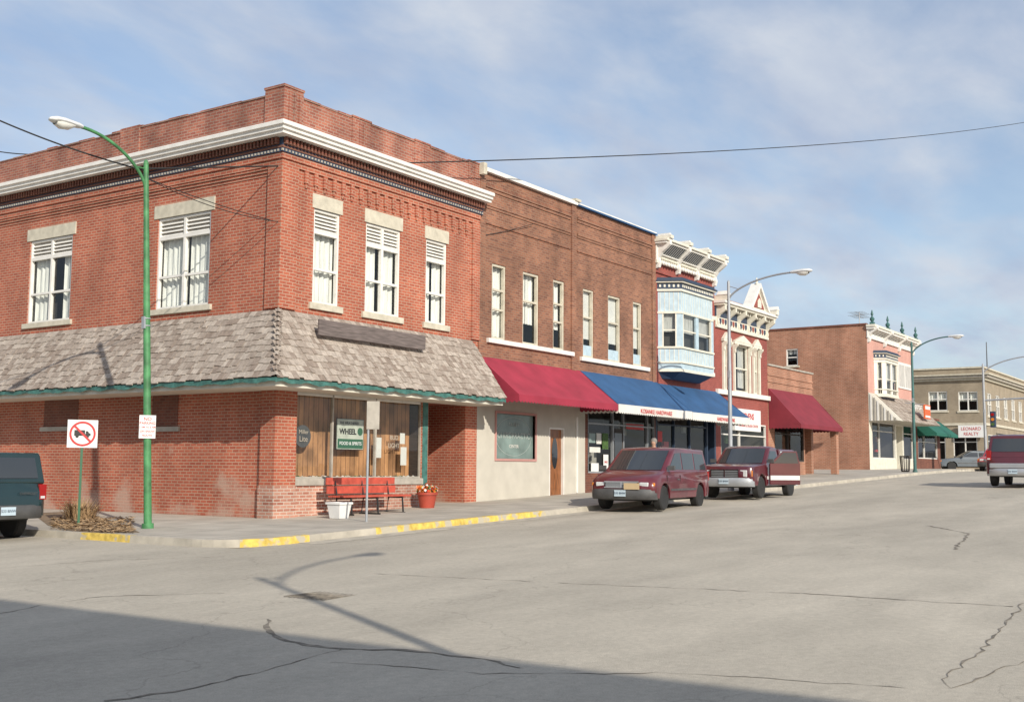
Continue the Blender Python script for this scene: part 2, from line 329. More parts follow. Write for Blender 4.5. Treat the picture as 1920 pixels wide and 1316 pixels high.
def window(parent,side,u0,u1,z0,z1,vert=(),horiz=(.5,),louvre=0,frame='white_paint',fw=.06,lintel=None,sill=None,curt='curtain',cfrac=1.0,plane=0.0,depth=.14,rec=.0,blind=None,sillmat='stone_sill',lintmat='stone_sill',panel=0,intdepth=.9,clear=False):
    w=u1-u0; h=z1-z0
    loc=(u0,plane,z0) if side=='front' else (plane,u1,z0); rot=(0,0,0) if side=='front' else (0,0,math.radians(-90))
    g=MB(); y=depth-.03
    g.quad((.0,y,panel),(w,y,panel),(w,y,h-louvre),(0,y,h-louvre),'window_glass')
    d=intdepth+depth; e=.02
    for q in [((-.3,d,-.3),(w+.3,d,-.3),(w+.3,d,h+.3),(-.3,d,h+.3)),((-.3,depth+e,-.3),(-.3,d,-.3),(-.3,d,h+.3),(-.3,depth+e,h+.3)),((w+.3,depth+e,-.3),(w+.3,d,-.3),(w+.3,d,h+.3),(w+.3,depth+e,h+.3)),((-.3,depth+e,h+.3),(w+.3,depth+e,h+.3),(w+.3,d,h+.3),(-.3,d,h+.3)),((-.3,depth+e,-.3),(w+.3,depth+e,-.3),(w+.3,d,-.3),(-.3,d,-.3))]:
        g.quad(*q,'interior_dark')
    if curt=='blind': g.box(.02,w-.02,y+.06,y+.065,h*(1-cfrac),h,'cloth_white')
    elif curt:
        gap=w*.03 if not clear else w*.20
        curtain_mesh(g,0,w/2-gap,h*(1-cfrac),h,y+.12,curt); curtain_mesh(g,w/2+gap,w,h*(1-cfrac),h,y+.12,curt)
    o=g.obj('window',parent,loc=loc,rot=rot,recalc=False)
    fm=MB(); fy0,fy1=.03+rec,depth-.01
    fm.box(0,fw,fy0,fy1,0,h,frame); fm.box(w-fw,w,fy0,fy1,0,h,frame); fm.box(fw,w-fw,fy0,fy1,0,fw,frame); fm.box(fw,w-fw,fy0,fy1,h-fw,h,frame)
    top=h-louvre
    for v in vert: fm.box(w*v-fw*.7,w*v+fw*.7,fy0+.005,fy1,fw,(h if louvre else top)-fw,frame)
    for q in horiz: zz=panel+(top-panel)*q; fm.box(fw,w-fw,fy0+.012,fy1+.002,zz-.03,zz+.03,frame)
    if louvre:
        fm.box(fw,w-fw,fy0+.002,fy1,top-.05,top+.03,frame)
        k=int((louvre-.1)/.09)
        for i in range(k):
            z=top+.04+i*(louvre-.12)/max(1,k); fm.add([(fw,fy0+.02,z),(w-fw,fy0+.02,z),(w-fw,fy1,z+.09),(fw,fy1,z+.09)],[(0,1,2,3)],frame)
        fm.box(fw,w-fw,fy1-.005,fy1,top,h-fw,'grey_stone')
    if panel: fm.box(fw,w-fw,fy0+.02,fy1,fw,panel,'blue_paint')
    fm.obj('frame',o,world=False)
    if sill:
        s=MB(); s.box(-sill[0],w+sill[0],-.07,.05,-sill[1],0,sillmat); s.obj('sill',o,world=False,bevel=.008)
    if lintel:
        s=MB(); s.box(-lintel[0],w+lintel[0],-.025,.06,h+lintel[2],h+lintel[2]+lintel[1],lintmat); s.obj('lintel',o,world=False,bevel=.006)
    return o
def wr(px0,px1,pyt,pyb,y=0.0):
    pm=(pyt+pyb)/2; pc=(px0+px1)/2; return fx(px0,pm,y),fx(px1,pm,y),fz(pc,pyb,y),fz(pc,pyt,y)
def wrs(px0,px1,pyt,pyb,x=0.0):
    pm=(pyt+pyb)/2; pc=(px0+px1)/2; a,b=sy(px0,pm,x),sy(px1,pm,x); return min(a,b),max(a,b),sz(pc,pyb,x),sz(pc,pyt,x)
def lprof(mb,prof,yend,xend,mt):
    vs=[]
    for o,z in prof: vs+=[(-o,yend,z),(-o,-o,z),(xend,-o,z)]
    fs=[]
    for i in range(len(prof)-1):
        a=i*3; fs+=[(a,a+1,a+4,a+3),(a+1,a+2,a+5,a+4)]
    fs+=[tuple(i*3+2 for i in range(len(prof)))]
    mb.add(vs,fs,mt)
def shell(mb,x0,x1,zt,mt,yb=18,left=True,right=True,y0=0.0,rz=.5):
    if left: mb.quad((x0,y0,-1),(x0,yb,-1),(x0,yb,zt),(x0,y0,zt),mt)
    if right: mb.quad((x1,y0,-1),(x1,yb,-1),(x1,yb,zt),(x1,y0,zt),mt)
    mb.quad((x0,yb,-1),(x1,yb,-1),(x1,yb,zt),(x0,yb,zt),mt)
    mb.quad((x0,y0+.3,zt-rz),(x1,y0+.3,zt-rz),(x1,yb,zt-rz),(x0,yb,zt-rz),'roof_tar')
    mb.box(x0+.01,x1-.01,y0+.01,y0+.3,zt-rz,zt,mt)
def shingles(mb,origin,along,outv,u0fn,u1fn,zt,zb,out,rows,thick=.024):
    along=Vector(along); outv=Vector(outv); origin=Vector(origin)
    L=math.hypot(out,zt-zb)
    for r in range(rows):
        t1=(r+1)/rows; t0=max(0,r/rows-.06)
        u=u0fn(t1)+random.uniform(-.1,0); end=u1fn(t1)
        while u<end:
            w=random.uniform(.10,.24); a=u; b=min(u+w-.006,end+.01)
            lo=u0fn(t1)
            a=max(a,lo)
            if b-a>.03:
                tt=t1+random.uniform(-.016,.014); th=thick*random.uniform(.7,1.5)
                nrm=Vector((0,0,1))*(out/L)+outv*((zt-zb)/L)
                def pp(uu,t,hh): return origin+along*uu+outv*(out*t)+Vector((0,0,zt+(zb-zt)*t))+nrm*hh
                sk=random.uniform(-.004,.004)
                vs=[pp(a,t0,.004),pp(b,t0,.004),pp(b,tt+sk,.01),pp(a,tt-sk,.01),pp(a,t0,.012),pp(b,t0,.012),pp(b,tt+sk,.01+th),pp(a,tt-sk,.01+th)]
                mb.add(vs,[(4,5,6,7),(3,2,6,7),(0,3,7,4),(1,2,6,5)],'wood_shingle')
            u+=w
# ================================================================ BUILDING 1
B1=thing('corner_building','two storey orange brick corner building with wood shingle canopy','building',(0,0,0))
XR=fx(894,800); YL=16.0; ZT=10.10
w1=wr(587,636,400,570); w2=wr(685,750,424,594); w3=wr(798,837,450,606)
zs=(w1[2]+w2[2]+w3[2])/3; zt_=(w1[3]+w2[3]+w3[3])/3
fwins=[(a[0],a[1],zs,zt_) for a in (w1,w2,w3)]
sa=wrs(294,393,402,576); sb=wrs(54,133,448,603)
szs=(sa[2]+sb[2])/2; szt=(sa[3]+sb[3])/2
swins=[(a[0],a[1],szs,szt) for a in (sa,sb)]; swins.append((sb[1]+(sb[0]-sa[1]),sb[1]+(sb[0]-sa[1])+1.6,szs,szt))
sx0,sx1=.62,5.45; sfz0,sfz1=fz(650,897),3.0
rec=(5.75,7.45,-1,3.0,1.9)
mb=MB()
cells(mb,'y',0,0,XR,-1,9.0,fwins+[(sx0,sx1,sfz0,sfz1,.1),rec],'brick_orange')
cells(mb,'x',0,0,YL,-1,9.0,swins,'brick_orange')
cells(mb,'y',0.0,0,XR,9.0,ZT,[],'brick_parapet'); cells(mb,'x',0.0,0,YL,9.0,ZT,[],'brick_parapet')
mb.quad((XR,0,-1),(XR,18,-1),(XR,18,ZT),(XR,0,ZT),'brick_orange'); mb.quad((0,YL,-1),(XR,YL,-1),(XR,YL,ZT),(0,YL,ZT),'brick_orange')
mb.quad((.3,.3,9.5),(XR,.3,9.5),(XR,YL,9.5),(.3,YL,9.5),'roof_tar')
mb.box(.3,XR,.3,.31,9.4,ZT,'brick_parapet'); mb.box(.3,.31,.3,YL,9.4,ZT,'brick_parapet')
mb.quad((5.75,1.9,-1),(7.45,1.9,-1),(7.45,1.9,3),(5.75,1.9,3),'brick_dark')
mb.obj('wall',B1,recalc=False)
mb=MB()
for z0,z1,o in [(8.34,8.48,.05),(8.48,8.62,.09)]:
    lprof(mb,[(0.0,z0),(o,z0),(o,z1),(0.0,z1)],YL,XR-.02,'brick_orange')
x=.72
while x<XR-.35:
    mb.box(x,x+.13,-.055,0,8.04,8.34,'brick_orange'); mb.box(x+.03,x+.10,-.035,0,7.92,8.04,'brick_orange'); x+=.33
for k,z in enumerate((8.12,8.2,8.28)): mb.box(-.02-.012*k,0,.45,YL,z,z+.04,'brick_orange')
mb.box(-.06,.5,-.06,0,4.9,8.34,'brick_orange'); mb.box(-.06,0,0,.42,4.9,8.34,'brick_orange'); mb.box(XR-.35,XR,-.06,0,4.9,8.34,'brick_orange')
mb.box(-.10,sx0-.02,-.10,.0,-.3,3.05,'brick_orange'); mb.box(-.10,0,0,.38,-.3,3.05,'brick_orange')
mb.box(-.115,sx0-.02,-.115,-.102,-.3,.75,'brick_base'); mb.box(-.115,-.101,-.101,.4,-.3,.75,'brick_base')
mb.box(sx0,sx1,-.05,0,-.3,sfz0-.16,'brick_base'); 
mb.obj('brick_relief',B1)
mb=MB()
def pp(x0,x1,zt): mb.box(x0,x1,-.03,.33,9.2,zt,'brick_parapet'); mb.box(x0-.02,x1+.02,-.05,.36,zt,zt+.05,'brick_parapet'); [mb.box(x0+.12+i*.14,x0+.18+i*.14,-.045,-.03,9.4,zt-.1,'brick_parapet') for i in range(int((x1-x0-.2)/.14))]
mb.box(-.05,.6,-.05,.6,9.2,10.24,'brick_parapet'); mb.box(-.07,.62,-.07,.62,10.24,10.30,'brick_parapet')
for i in range(3): mb.box(.1+i*.17,.17+i*.17,-.075,-.05,9.4,10.15,'brick_parapet')
pp(2.4,3.1,10.13); pp(4.95,5.6,10.13); pp(7.45,XR,10.13)
for a,b in ((.63,2.37),(3.13,4.92),(5.63,7.42)):
    x=a
    while x<b: L=min(random.uniform(.4,.9),b-x); mb.box(x,x+L-.008,-.025+random.uniform(-.01,.01),.33,ZT,ZT+random.uniform(.03,.06),'brick_parapet'); x+=L
y=.63
while y<YL:
    L=random.uniform(.4,1.0); mb.box(-.03+random.uniform(-.012,.012),.33,y,min(YL,y+L-.01),ZT,ZT+random.uniform(.02,.06),'brick_parapet'); y+=L
mb.box(-.04,.33,5.3,6.1,9.3,ZT+.08,'brick_parapet')
mb.obj('parapet',B1)
mb=MB()
lprof(mb,[(0,8.97),(.38,8.97),(.38,9.05),(.44,9.06),(.44,9.13),(.5,9.15),(.5,9.24),(.47,9.26),(.1,9.33),(0,9.34)],YL,XR+.10,'white_paint')
mb.obj('cornice',B1,smooth=False)
mb=MB(); lprof(mb,[(0,8.62),(.12,8.62),(.12,8.97),(0,8.97)],YL,XR+.05,'navy_paint')
x=-.1
while x<XR: mb.box(x,x+.06,-.22,-.10,8.80,8.965,'brick_dark'); x+=.12
y=0
while y<YL: mb.box(-.22,-.10,y,y+.06,8.80,8.965,'brick_dark'); y+=.12
x=-.15
while x<XR: mb.box(x,x+.05,-.14,-.10,8.64,8.69,'grey_stone'); x+=.11
y=0
while y<YL: mb.box(-.14,-.10,y,y+.05,8.64,8.69,'grey_stone'); y+=.11
lprof(mb,[(.12,8.72),(.135,8.72),(.135,8.77),(.12,8.77)],YL,XR,'brick_dark')
mb.obj('dentil_band',B1)
for i,a in enumerate(fwins): window(B1,'front',*a,vert=(.5,) if i==1 else (),louvre=.56,horiz=(.48,),lintel=(.07,.36,.0),sill=(.12,.16))
for i,a in enumerate(swins): window(B1,'side',*a,vert=(.5,),louvre=.52,horiz=(.45,),lintel=(.14,.34,.0),sill=(.14,.14),clear=(i==1))
for px0,px1 in ((78,150),(280,338)):
    mb=MB(); a=sorted((sy(px0,800),sy(px1,800))); z=sz((px0+px1)/2,800); mb.box(-.06,0,a[0],a[1],z-.12,z,'grey_stone')
    mb.box(-.012,0,a[0]+.1,a[1]-.1,z-.02,z+1.3,'brick_dark'); mb.obj('blocked_opening',B1)
XE=7.72; zT,zB,OUT=4.86,3.14,1.2
mb=MB(); lprof(mb,[(0,zT),(OUT,zB),(OUT,zB-.03),(0,zB-.03)],YL,XE,'dark_wood'); 
shingles(mb,(0,0,0),(1,0,0),(0,-1,0),lambda t:-OUT*t,lambda t:XE,zT,zB,OUT+.04,11)
shingles(mb,(0,0,0),(0,1,0),(-1,0,0),lambda t:-OUT*t,lambda t:YL,zT,zB,OUT+.04,11)
k=14
for i in range(k):
    t=i/k; t2=(i+1.2)/k; zc=lambda q:zT+(zB-zT)*q+.05
    mb.add([(-OUT*t-.02,-OUT*t-.02,zc(t)+.01),(-OUT*t2+.1,-OUT*t2-.06,zc(t2)),(-OUT*t2-.07,-OUT*t2-.07,zc(t2)+.03),(-OUT*t2-.06,-OUT*t2+.1,zc(t2))],[(0,1,2),(0,2,3)],'wood_shingle')
cp=mb.obj('shingle_canopy',B1,recalc=False)
mb=MB()
def fas(mb,fn,n):
    vs=[]
    for i in range(n+1):
        t=i/n; dz=.02*math.sin(i*.8)+random.uniform(-.012,.012); vs+=[(*fn(t,0),zB-.0),(*fn(t,.012*math.sin(i*1.3)),zB-.10+dz)]
    mb.add(vs,[(2*i,2*i+2,2*i+3,2*i+1) for i in range(n)],'teal_paint')
fas(mb,lambda t,w:(-OUT-.03+(XE+OUT+.03)*t,-OUT-.03-w),90); fas(mb,lambda t,w:(-OUT-.03-w,-OUT-.03+(YL+OUT)*t),150)
mb.obj('fascia_trim',B1,recalc=False)
mb=MB(); lprof(mb,[(0,2.96),(OUT-.08,2.96),(OUT-.08,3.09),(0,3.09)],YL,XE,'cream_paint'); mb.obj('soffit',B1)
ax0=fx(598,610,-.6); ax1=fx(797,640,-.6); mb=MB(); mb.box(ax0,ax1,-.62,-.56,fz(598,628,-.6),fz(598,598,-.6),'weathered_board')
mb.box(ax0+.2,ax0+.3,-.56,-.2,3.95,4.1,'dark_wood'); mb.box(ax1-.3,ax1-.2,-.56,-.2,3.95,4.1,'dark_wood'); mb.obj('sign_board',B1,bevel=.01)
mb=MB(); mb.box(sx0,sx1,-.09,.1,sfz0-.16,sfz0,'grey_stone'); mb.obj('sill',B1,bevel=.01)
mb=MB(); g=MB()
q=[sx0,fx(625,820),fx(706,820),sx1]
for i in range(3): g.quad((q[i]+.03,.06,sfz0+.03),(q[i+1]-.03,.06,sfz0+.03),(q[i+1]-.03,.06,2.92),(q[i]+.03,.06,2.92),'window_glass')
for x in q: mb.box(x-.025,x+.025,.02,.09,sfz0,3.0,'grey_stone')
mb.box(sx0,sx1,.025,.085,sfz0,sfz0+.05,'grey_stone'); mb.box(sx0,sx1,.025,.085,2.9,3.0,'white_paint')
mb.box(sx1+.04,sx1+.26,-.02,.1,gz(5)-.05,3.0,'teal_paint')
sw=g.obj('shop_window',B1,recalc=False); mb.obj('frame',sw,world=False)
mb=MB(); mb.box(sx0,sx1,.42,.47,sfz0-.2,3.3,'interior_panel'); mb.box(sx0,sx1,.1,.42,sfz0-.1,sfz0-.02,'dark_wood'); mb.box(sx0-.02,sx0,.1,.5,sfz0-.2,3.2,'dark_wood'); mb.box(sx1,sx1+.02,.1,.5,sfz0-.2,3.2,'dark_wood'); mb.box(sx0,sx1,.1,.5,3.05,3.1,'dark_wood'); 
mb.obj('display_backing',B1)
mb=MB()
for i in range(190):
    x=random.uniform(sx0+.1,sx1-.1); y=random.uniform(.15,.36); r=random.uniform(.02,.055); z=sfz0
    mb.lathe([(r*.3,0),(r,r*.5),(r*.7,r*1.3),(r*.1,r*1.7)],(x,y,z-.01),'z',random.choice(['cloth_white','leaf','dry_stalk','chrome','stucco']),seg=6)
o=mb.obj('window_garland',B1); o['kind']='stuff'
a=wr(639,688,786,842); sg=MB(); sg.box(a[0],a[1],.12,.14,a[2],a[3],'pub_sign_face'); sg.box(a[0]-.015,a[1]+.015,.141,.15,a[2]-.015,a[3]+.015,'sign_black'); sgo=sg.obj('pub_sign',B1); xc=(a[0]+a[1])/2; hh=a[3]-a[2]
text(sgo,'THE WEATHERED',.09,(xc-.05,.115,a[3]-hh*.13),FR,'sign_black',bold=.01); text(sgo,'WHEEL',.19,(xc-.1,.115,a[3]-hh*.42),FR,'sign_black',bold=.035); text(sgo,'FOOD & SPIRITS',.115,(xc,.110,a[2]+hh*.19),FR,'sign_white',bold=.02)
sg=MB(); sg.box(a[0]+.02,a[1]-.02,.114,.12,a[2]+.02,a[2]+hh*.34,'sign_green'); sg.obj('green_band',sgo,world=False); sg=MB(); sg.lathe([(.1,.114),(.1,.119)],(a[1]-.13,0,a[3]-hh*.40),'y','sign_green',14); sg.obj('wheel_emblem',sgo,world=False)
a=wr(562,592,800,835); sg=MB(); xc=(a[0]+a[1])/2; zc=(a[2]+a[3])/2; sg.lathe([(.27,0),(.27,.03),(.255,.035),(.255,.02)],(xc,.16,zc),'y','bumper_grey',seg=28); o=sg.obj('beer_sign',B1); text(o,'Miller',.14,(xc,.14,zc+.1),FR,'neon_tube'); text(o,'Lite',.19,(xc,.14,zc-.07),FR,'neon_tube')
a=wr(735,760,812,845); zc=(a[2]+a[3])/2; text(B1,'BUD',.17,((a[0]+a[1])/2,.16,zc+.11),FR,'neon_tube','beer_sign'); text(B1,'LIGHT',.17,((a[0]+a[1])/2,.16,zc-.1),FR,'neon_tube','beer_sign')
for a in (wr(756,767,838,872),wr(755,764,812,832),wr(710,720,820,858)):
    sg=MB(); sg.box(a[0],a[1],.09,.095,a[2],a[3],'cloth_white'); sg.obj('paper_notice',B1)
# ================================================================ BUILDING 2
B2=thing('commercial_building','two storey brown brick commercial building with paired storefronts','building',(XR,0,gz(XR)))
X2=fx(1228,600); XD=fx(1075,600); zt2=10.0
wa=[wr(922,948,495,637),wr(980,1010,512,648),wr(1037,1058,528,655)]; wb=[wr(1093,1113,543,672),wr(1140,1163,555,679),wr(1187,1203,568,685)]
za,zb_=sum(w[2] for w in wa)/3,sum(w[3] for w in wa)/3; zc_,zd_=sum(w[2] for w in wb)/3,sum(w[3] for w in wb)/3
wa=[(w[0],w[1],za,zb_) for w in wa]; wb=[(w[0],w[1],zc_,zd_) for w in wb]
cw=wr(930,1003,777,860); cd=(fx(1030,860),fx(1058,860),-1,fz(1044,802))
XH=fx(1097,850)
hz0=1.05
mb=MB()
cells(mb,'y',0,XR,X2,4.2,zt2,wa+wb,'brick_brown')
cells(mb,'y',0,XR,XH,-1,4.2,[(*cw,.1),(*cd,.15)],'stucco')
cells(mb,'y',0,XH,X2,-1,4.2,[(XH+.2,X2-.1,hz0,3.25,.1)],'brick_dark')
shell(mb,XR+.01,X2,zt2,'brick_brown'); mb.obj('wall',B2,recalc=False)
mb=MB()
for a,b in ((XR+.3,XD-.22),(XD+.22,X2-.3)):
    for z,o in ((9.55,.06),(9.45,.03),(9.0,.05),(8.92,.025),(8.45,.035)): mb.box(a,b,-o,0,z,z+.09,'brick_brown')
for x in (XR+.0,XD-.17,X2-.28): mb.box(x,x+.28,-.05,0,4.3,zt2,'brick_brown')
mb.obj('brick_relief',B2)
mb=MB(); mb.box(XR-.03,XD+.1,-.12,.35,zt2,zt2+.12,'white_paint'); mb.box(XR-.05,XR+.12,-.2,.1,zt2-.15,zt2+.2,'stone_sill'); mb.box(XD-.1,XD+.25,-.16,.3,zt2+.12,zt2+.2,'stone_sill'); mb.box(XD+.1,X2,-.12,.35,zt2,zt2+.05,'blue_awning'); mb.box(XD+.1,X2,-.10,.37,zt2+.05,zt2+.1,'white_paint'); mb.obj('coping',B2)
for i,a in enumerate(wa): window(B2,'front',*a,horiz=(.66,.40,) if i!=1 else (.6,),fw=.07,curt='curtain',cfrac=.7 if i else .95,frame='stone_sill')
for i,a in enumerate(wb): window(B2,'front',*a,horiz=(.5,),fw=.07,curt='blind',cfrac=.72,frame='stone_sill',panel=.42)
mb=MB(); mb.box(fx(912,640),fx(1073,668),-.1,.05,za-.14,za-.003,'white_paint'); mb.obj('sill',B2,bevel=.01); mb=MB(); mb.box(fx(1087,670),fx(1215,690),-.1,.05,zc_-.14,zc_-.003,'white_paint'); mb.obj('sill',B2,bevel=.01)
g=MB(); g.quad((cw[0],.08,cw[2]),(cw[1],.08,cw[2]),(cw[1],.08,cw[3]),(cw[0],.08,cw[3]),'sign_teal'); o=g.obj('window',B2,recalc=False); w_=cw[1]-cw[0]; xc=(cw[0]+cw[1])/2; zc=(cw[2]+cw[3])/2
fm=MB(); fm.box(cw[0]-.07,cw[0],-.03,.08,cw[2]-.07,cw[3]+.07,'sign_pink'); fm.box(cw[1],cw[1]+.07,-.03,.08,cw[2]-.07,cw[3]+.07,'sign_pink'); fm.box(cw[0],cw[1],-.03,.08,cw[3],cw[3]+.07,'sign_pink'); fm.box(cw[0],cw[1],-.03,.08,cw[2]-.07,cw[2],'sign_pink'); fm.obj('frame',o)
g=MB()
for i in range(40):
    a0,a1=2*math.pi*i/40,2*math.pi*(i+1)/40
    e=lambda a,k:(xc+math.cos(a)*w_*.46*k,.076,zc+math.sin(a)*(cw[3]-cw[2])*.44*k)
    g.quad(e(a0,1),e(a1,1),e(a1,.98),e(a0,.98),'pale_letters')
g.obj('oval_emblem',o,recalc=False); text(o,'CHIROPRACTIC',.25,(xc,.074,zc+.02),FR,'pale_letters',bold=.01); text(o,'CENTER',.14,(xc,.074,zc-.3),FR,'cloth_white'); text(o,'FAMILY',.17,(xc,.074,zc+.36),FR,'pale_letters')
zf=gz(cd[0])
mb=MB(); mb.box(cd[0]+.05,cd[1]-.05,.09,.14,zf,cd[3]-.05,'door_wood'); o=mb.obj('door',B2,bevel=.005)
mb=MB(); dx=(cd[0]+cd[1])/2; e=[(dx+.17*math.cos(a),zf+1.35+.5*math.sin(a)) for a in [2*math.pi*i/24 for i in range(24)]]
mb.prism(e,'y',.080,.095,'car_glass'); mb.obj('oval_pane',o); mb=MB()
mb.box(cd[0]+.15,dx-.03,.08,.092,zf+.2,zf+.7,'door_wood'); mb.obj('door_panel',o,bevel=.01); mb=MB(); mb.box(dx+.03,cd[1]-.15,.08,.092,zf+.2,zf+.7,'door_wood'); mb.obj('door_panel',o,bevel=.01)
mb=MB(); mb.lathe([(.03,0),(.03,-.04),(.015,-.06)],(cd[0]+.13,.09,zf+1.0),'y','chrome',10); mb.obj('handle',o)
mb=MB(); mb.box(cd[0],cd[0]+.05,.0,.14,zf,cd[3],'white_paint'); mb.box(cd[1]-.05,cd[1],.0,.14,zf,cd[3],'white_paint'); mb.box(cd[0]+.05,cd[1]-.05,.0,.14,cd[3]-.05,cd[3],'white_paint'); mb.obj('door_frame',B2)
mb=MB(); mb.box(XH-.6,XH-.5,-.03,.0,gz(XH),2.9,'white_paint'); mb.obj('downpipe',B2)
def shopfront(parent,x0,x1,z0,z1,posts,frame='cloth_white',door=None,base='brick_dark',postw=.05,dep=.1):
    g=MB(); g.quad((x0,dep-.03,z0),(x1,dep-.03,z0),(x1,dep-.03,z1),(x0,dep-.03,z1),'window_glass')
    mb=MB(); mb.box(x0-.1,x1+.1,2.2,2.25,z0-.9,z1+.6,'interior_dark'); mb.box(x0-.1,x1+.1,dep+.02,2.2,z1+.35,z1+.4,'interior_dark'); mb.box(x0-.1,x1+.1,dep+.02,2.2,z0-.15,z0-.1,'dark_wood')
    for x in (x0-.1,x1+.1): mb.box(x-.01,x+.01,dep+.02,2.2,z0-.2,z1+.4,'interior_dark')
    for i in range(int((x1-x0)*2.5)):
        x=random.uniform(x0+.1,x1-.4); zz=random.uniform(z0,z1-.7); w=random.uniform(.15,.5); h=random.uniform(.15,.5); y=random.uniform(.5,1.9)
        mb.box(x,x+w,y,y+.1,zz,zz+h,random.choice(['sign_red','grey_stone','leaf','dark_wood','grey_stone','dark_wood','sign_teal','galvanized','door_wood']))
    o=g.obj('shop_window',parent,recalc=False); mb.obj('shop_interior',parent)
    fr_=MB()
    for x in [x0,x1]+list(posts): fr_.box(x-postw/2,x+postw/2,0,dep,z0,z1,frame)
    fr_.box(x0,x1,.005,dep-.005,z0,z0+.06,frame); fr_.box(x0,x1,.005,dep-.005,z1-.06,z1,frame); fr_.box(x0,x1,.008,dep-.007,z1-.55,z1-.5,frame)
    fr_.obj('frame',o); return o
so=shopfront(B2,XH+.2,X2-.1,hz0,3.25,[fx(1150,850),fx(1170,850),fx(1215,850)],frame='galvanized')
mb=MB(); a=fx(1150,850); b=fx(1170,850); mb.box(a,b,.03,.09,gz(a),2.6,'dark_wood'); mb.box(a+.12,b-.12,.02,.03,gz(a)+.35,2.45,'car_glass'); mb.obj('door',B2)
def poster(parent,px0,px1,py0,py1,mt,y=.03,txt=None,tm='sign_white',ts=.1):
    a=wr(px0,px1,py0,py1); m_=MB(); m_.box(a[0],a[1],y,y+.01,a[2],a[3],mt); o=m_.obj('poster',parent)
    if txt: text(o,txt,ts,((a[0]+a[1])/2,y-.006,(a[2]+a[3])/2),FR,tm,bold=.02)
poster(B2,1150,1164,815,832,'sign_red',txt='OPEN',ts=.14); poster(B2,1107,1127,838,848,'cloth_white'); poster(B2,1110,1124,868,885,'sign_white'); poster(B2,1131,1142,812,842,'leaf'); poster(B2,1133,1142,852,880,'sign_white',txt='SALE',tm='sign_red',ts=.1); poster(B2,1176,1208,795,805,'sign_red'); poster(B2,1106,1118,812,830,'sign_teal'); poster(B2,1120,1129,812,832,'cloth_white')
def awning(parent,x0,x1,zt,zb,out,mt,vmt,vh=.24,label=None,txt=None,scal=.16,tmt='sign_red',ts=.2,tsx=1.0):
    mb=MB(); n=10; vs=[]
    for j in range(n+1):
        t=j/n; sag=-.03*math.sin(math.pi*t)
        for i in range(13): vs.append((x0+(x1-x0)*i/12,-out*t-.02,zt+(zb-zt)*t+sag+(.014 if i%2 else 0)*math.sin(math.pi*t)))
    mb.add(vs,[(j*13+i,j*13+i+1,(j+1)*13+i+1,(j+1)*13+i) for j in range(n) for i in range(12)],mt)
    for x in (x0,x1): mb.add([(x,-.02,zt),(x,-out-.02,zb),(x,-.02,zb)],[(0,1,2)],mt)
    o=mb.obj('awning',parent,recalc=False,smooth=True,label=label)
    v=MB()
    def strip(a,b):
        L=(Vector(b)-Vector(a)).length; k=max(1,round(L/scal)); vs=[];m_=k*6
        for i in range(m_+1):
            t=i/m_; p=Vector(a).lerp(Vector(b),t); d=.05*abs(math.sin(math.pi*t*k)); vs+=[(p.x,p.y,zb+.005),(p.x,p.y,zb-vh+.05-d)]
        v.add(vs,[(2*i,2*i+2,2*i+3,2*i+1) for i in range(m_)],vmt)
    strip((x0,-out-.025,0),(x1,-out-.025,0)); strip((x0,-.02,0),(x0,-out-.025,0)); strip((x1,-.02,0),(x1,-out-.025,0)); v.obj('valance',o,world=False,recalc=False)
    for x in (x0+.03,(x0+x1)/2,x1-.03):
        fm=MB(); fm.tube([(x,-.03,zt-.06),(x,-out,zb-.05)],.015,'galvanized',6); fm.tube([(x,-.03,zb-.05),(x,-out,zb-.05)],.015,'galvanized',6); fm.obj('awning_arm',o,world=False)
    if txt:
        for tx,xx in txt: text(o,tx,ts,(xx,-out-.032,zb-vh/2-.01),FR,tmt,world=False,bold=.02,sx=tsx)
    return o
XA=fx(1087,697); 
awning(B2,XR-.0,XA-.03,4.45,3.28,1.45,'red_awning','red_awning',.22)
awning(B2,XA+.02,X2+.05,4.45,3.30,1.45,'blue_awning','cloth_white',.30,txt=[('KOSANKE HARDWARE',fx(1231,772,-1.47))],tsx=1.15)
# ================================================================ BUILDING 3
X3=fx(1340,600); B3=thing('commercial_building','narrow victorian brick building with pale blue bay window','building',(X2,0,gz(X2)))
mb=MB(); cells(mb,'y',0,X2,X3,4.1,9.7,[],'brick_red'); cells(mb,'y',0,X2,X3,-1,4.1,[(X2+.15,X3-.9,1.15,3.4,.1),(X3-.8,X3-.15,-1,3.2,1.0)],'navy_paint'); shell(mb,X2+.01,X3,9.7,'brick_red'); mb.obj('wall',B3,recalc=False)
shopfront(B3,X2+.15,X3-.9,1.15,3.4,[X2+1.6,X2+3.0],frame='navy_paint')
poster(B3,1232,1243,808,828,'sign_red')
mb=MB(); mb.box(X3-.8,X3-.15,1.0,1.05,gz(X3),3.2,'door_wood'); mb.obj('door',B3)
def bracket(mb,x,w,z0,z1,out,mt,y0=0):
    h=z1-z0; pr=[(y0,z0),(y0-out*.22,z0+h*.04),(y0-out*.30,z0+h*.2),(y0-out*.22,z0+h*.38),(y0-out*.42,z0+h*.55),(y0-out*.75,z0+h*.68),(y0-out,z0+h*.80),(y0-out,z1),(y0,z1)]
    mb.prism(pr,'x',x-w/2,x+w/2,mt)
mb=MB()
mb.box(X2-.03,X3+.03,-.12,.0,8.95,9.08,'cream_paint'); mb.box(X2,X3,-.09,0,9.08,9.66,'white_paint'); mb.box(X2-.06,X3+.1,-.52,0,9.68,9.76,'white_paint'); mb.box(X2-.1,X3+.14,-.6,0,9.76,9.85,'cream_paint')
mb.box(X2,X3,-.06,0,8.6,8.68,'brick_red')
nb=4
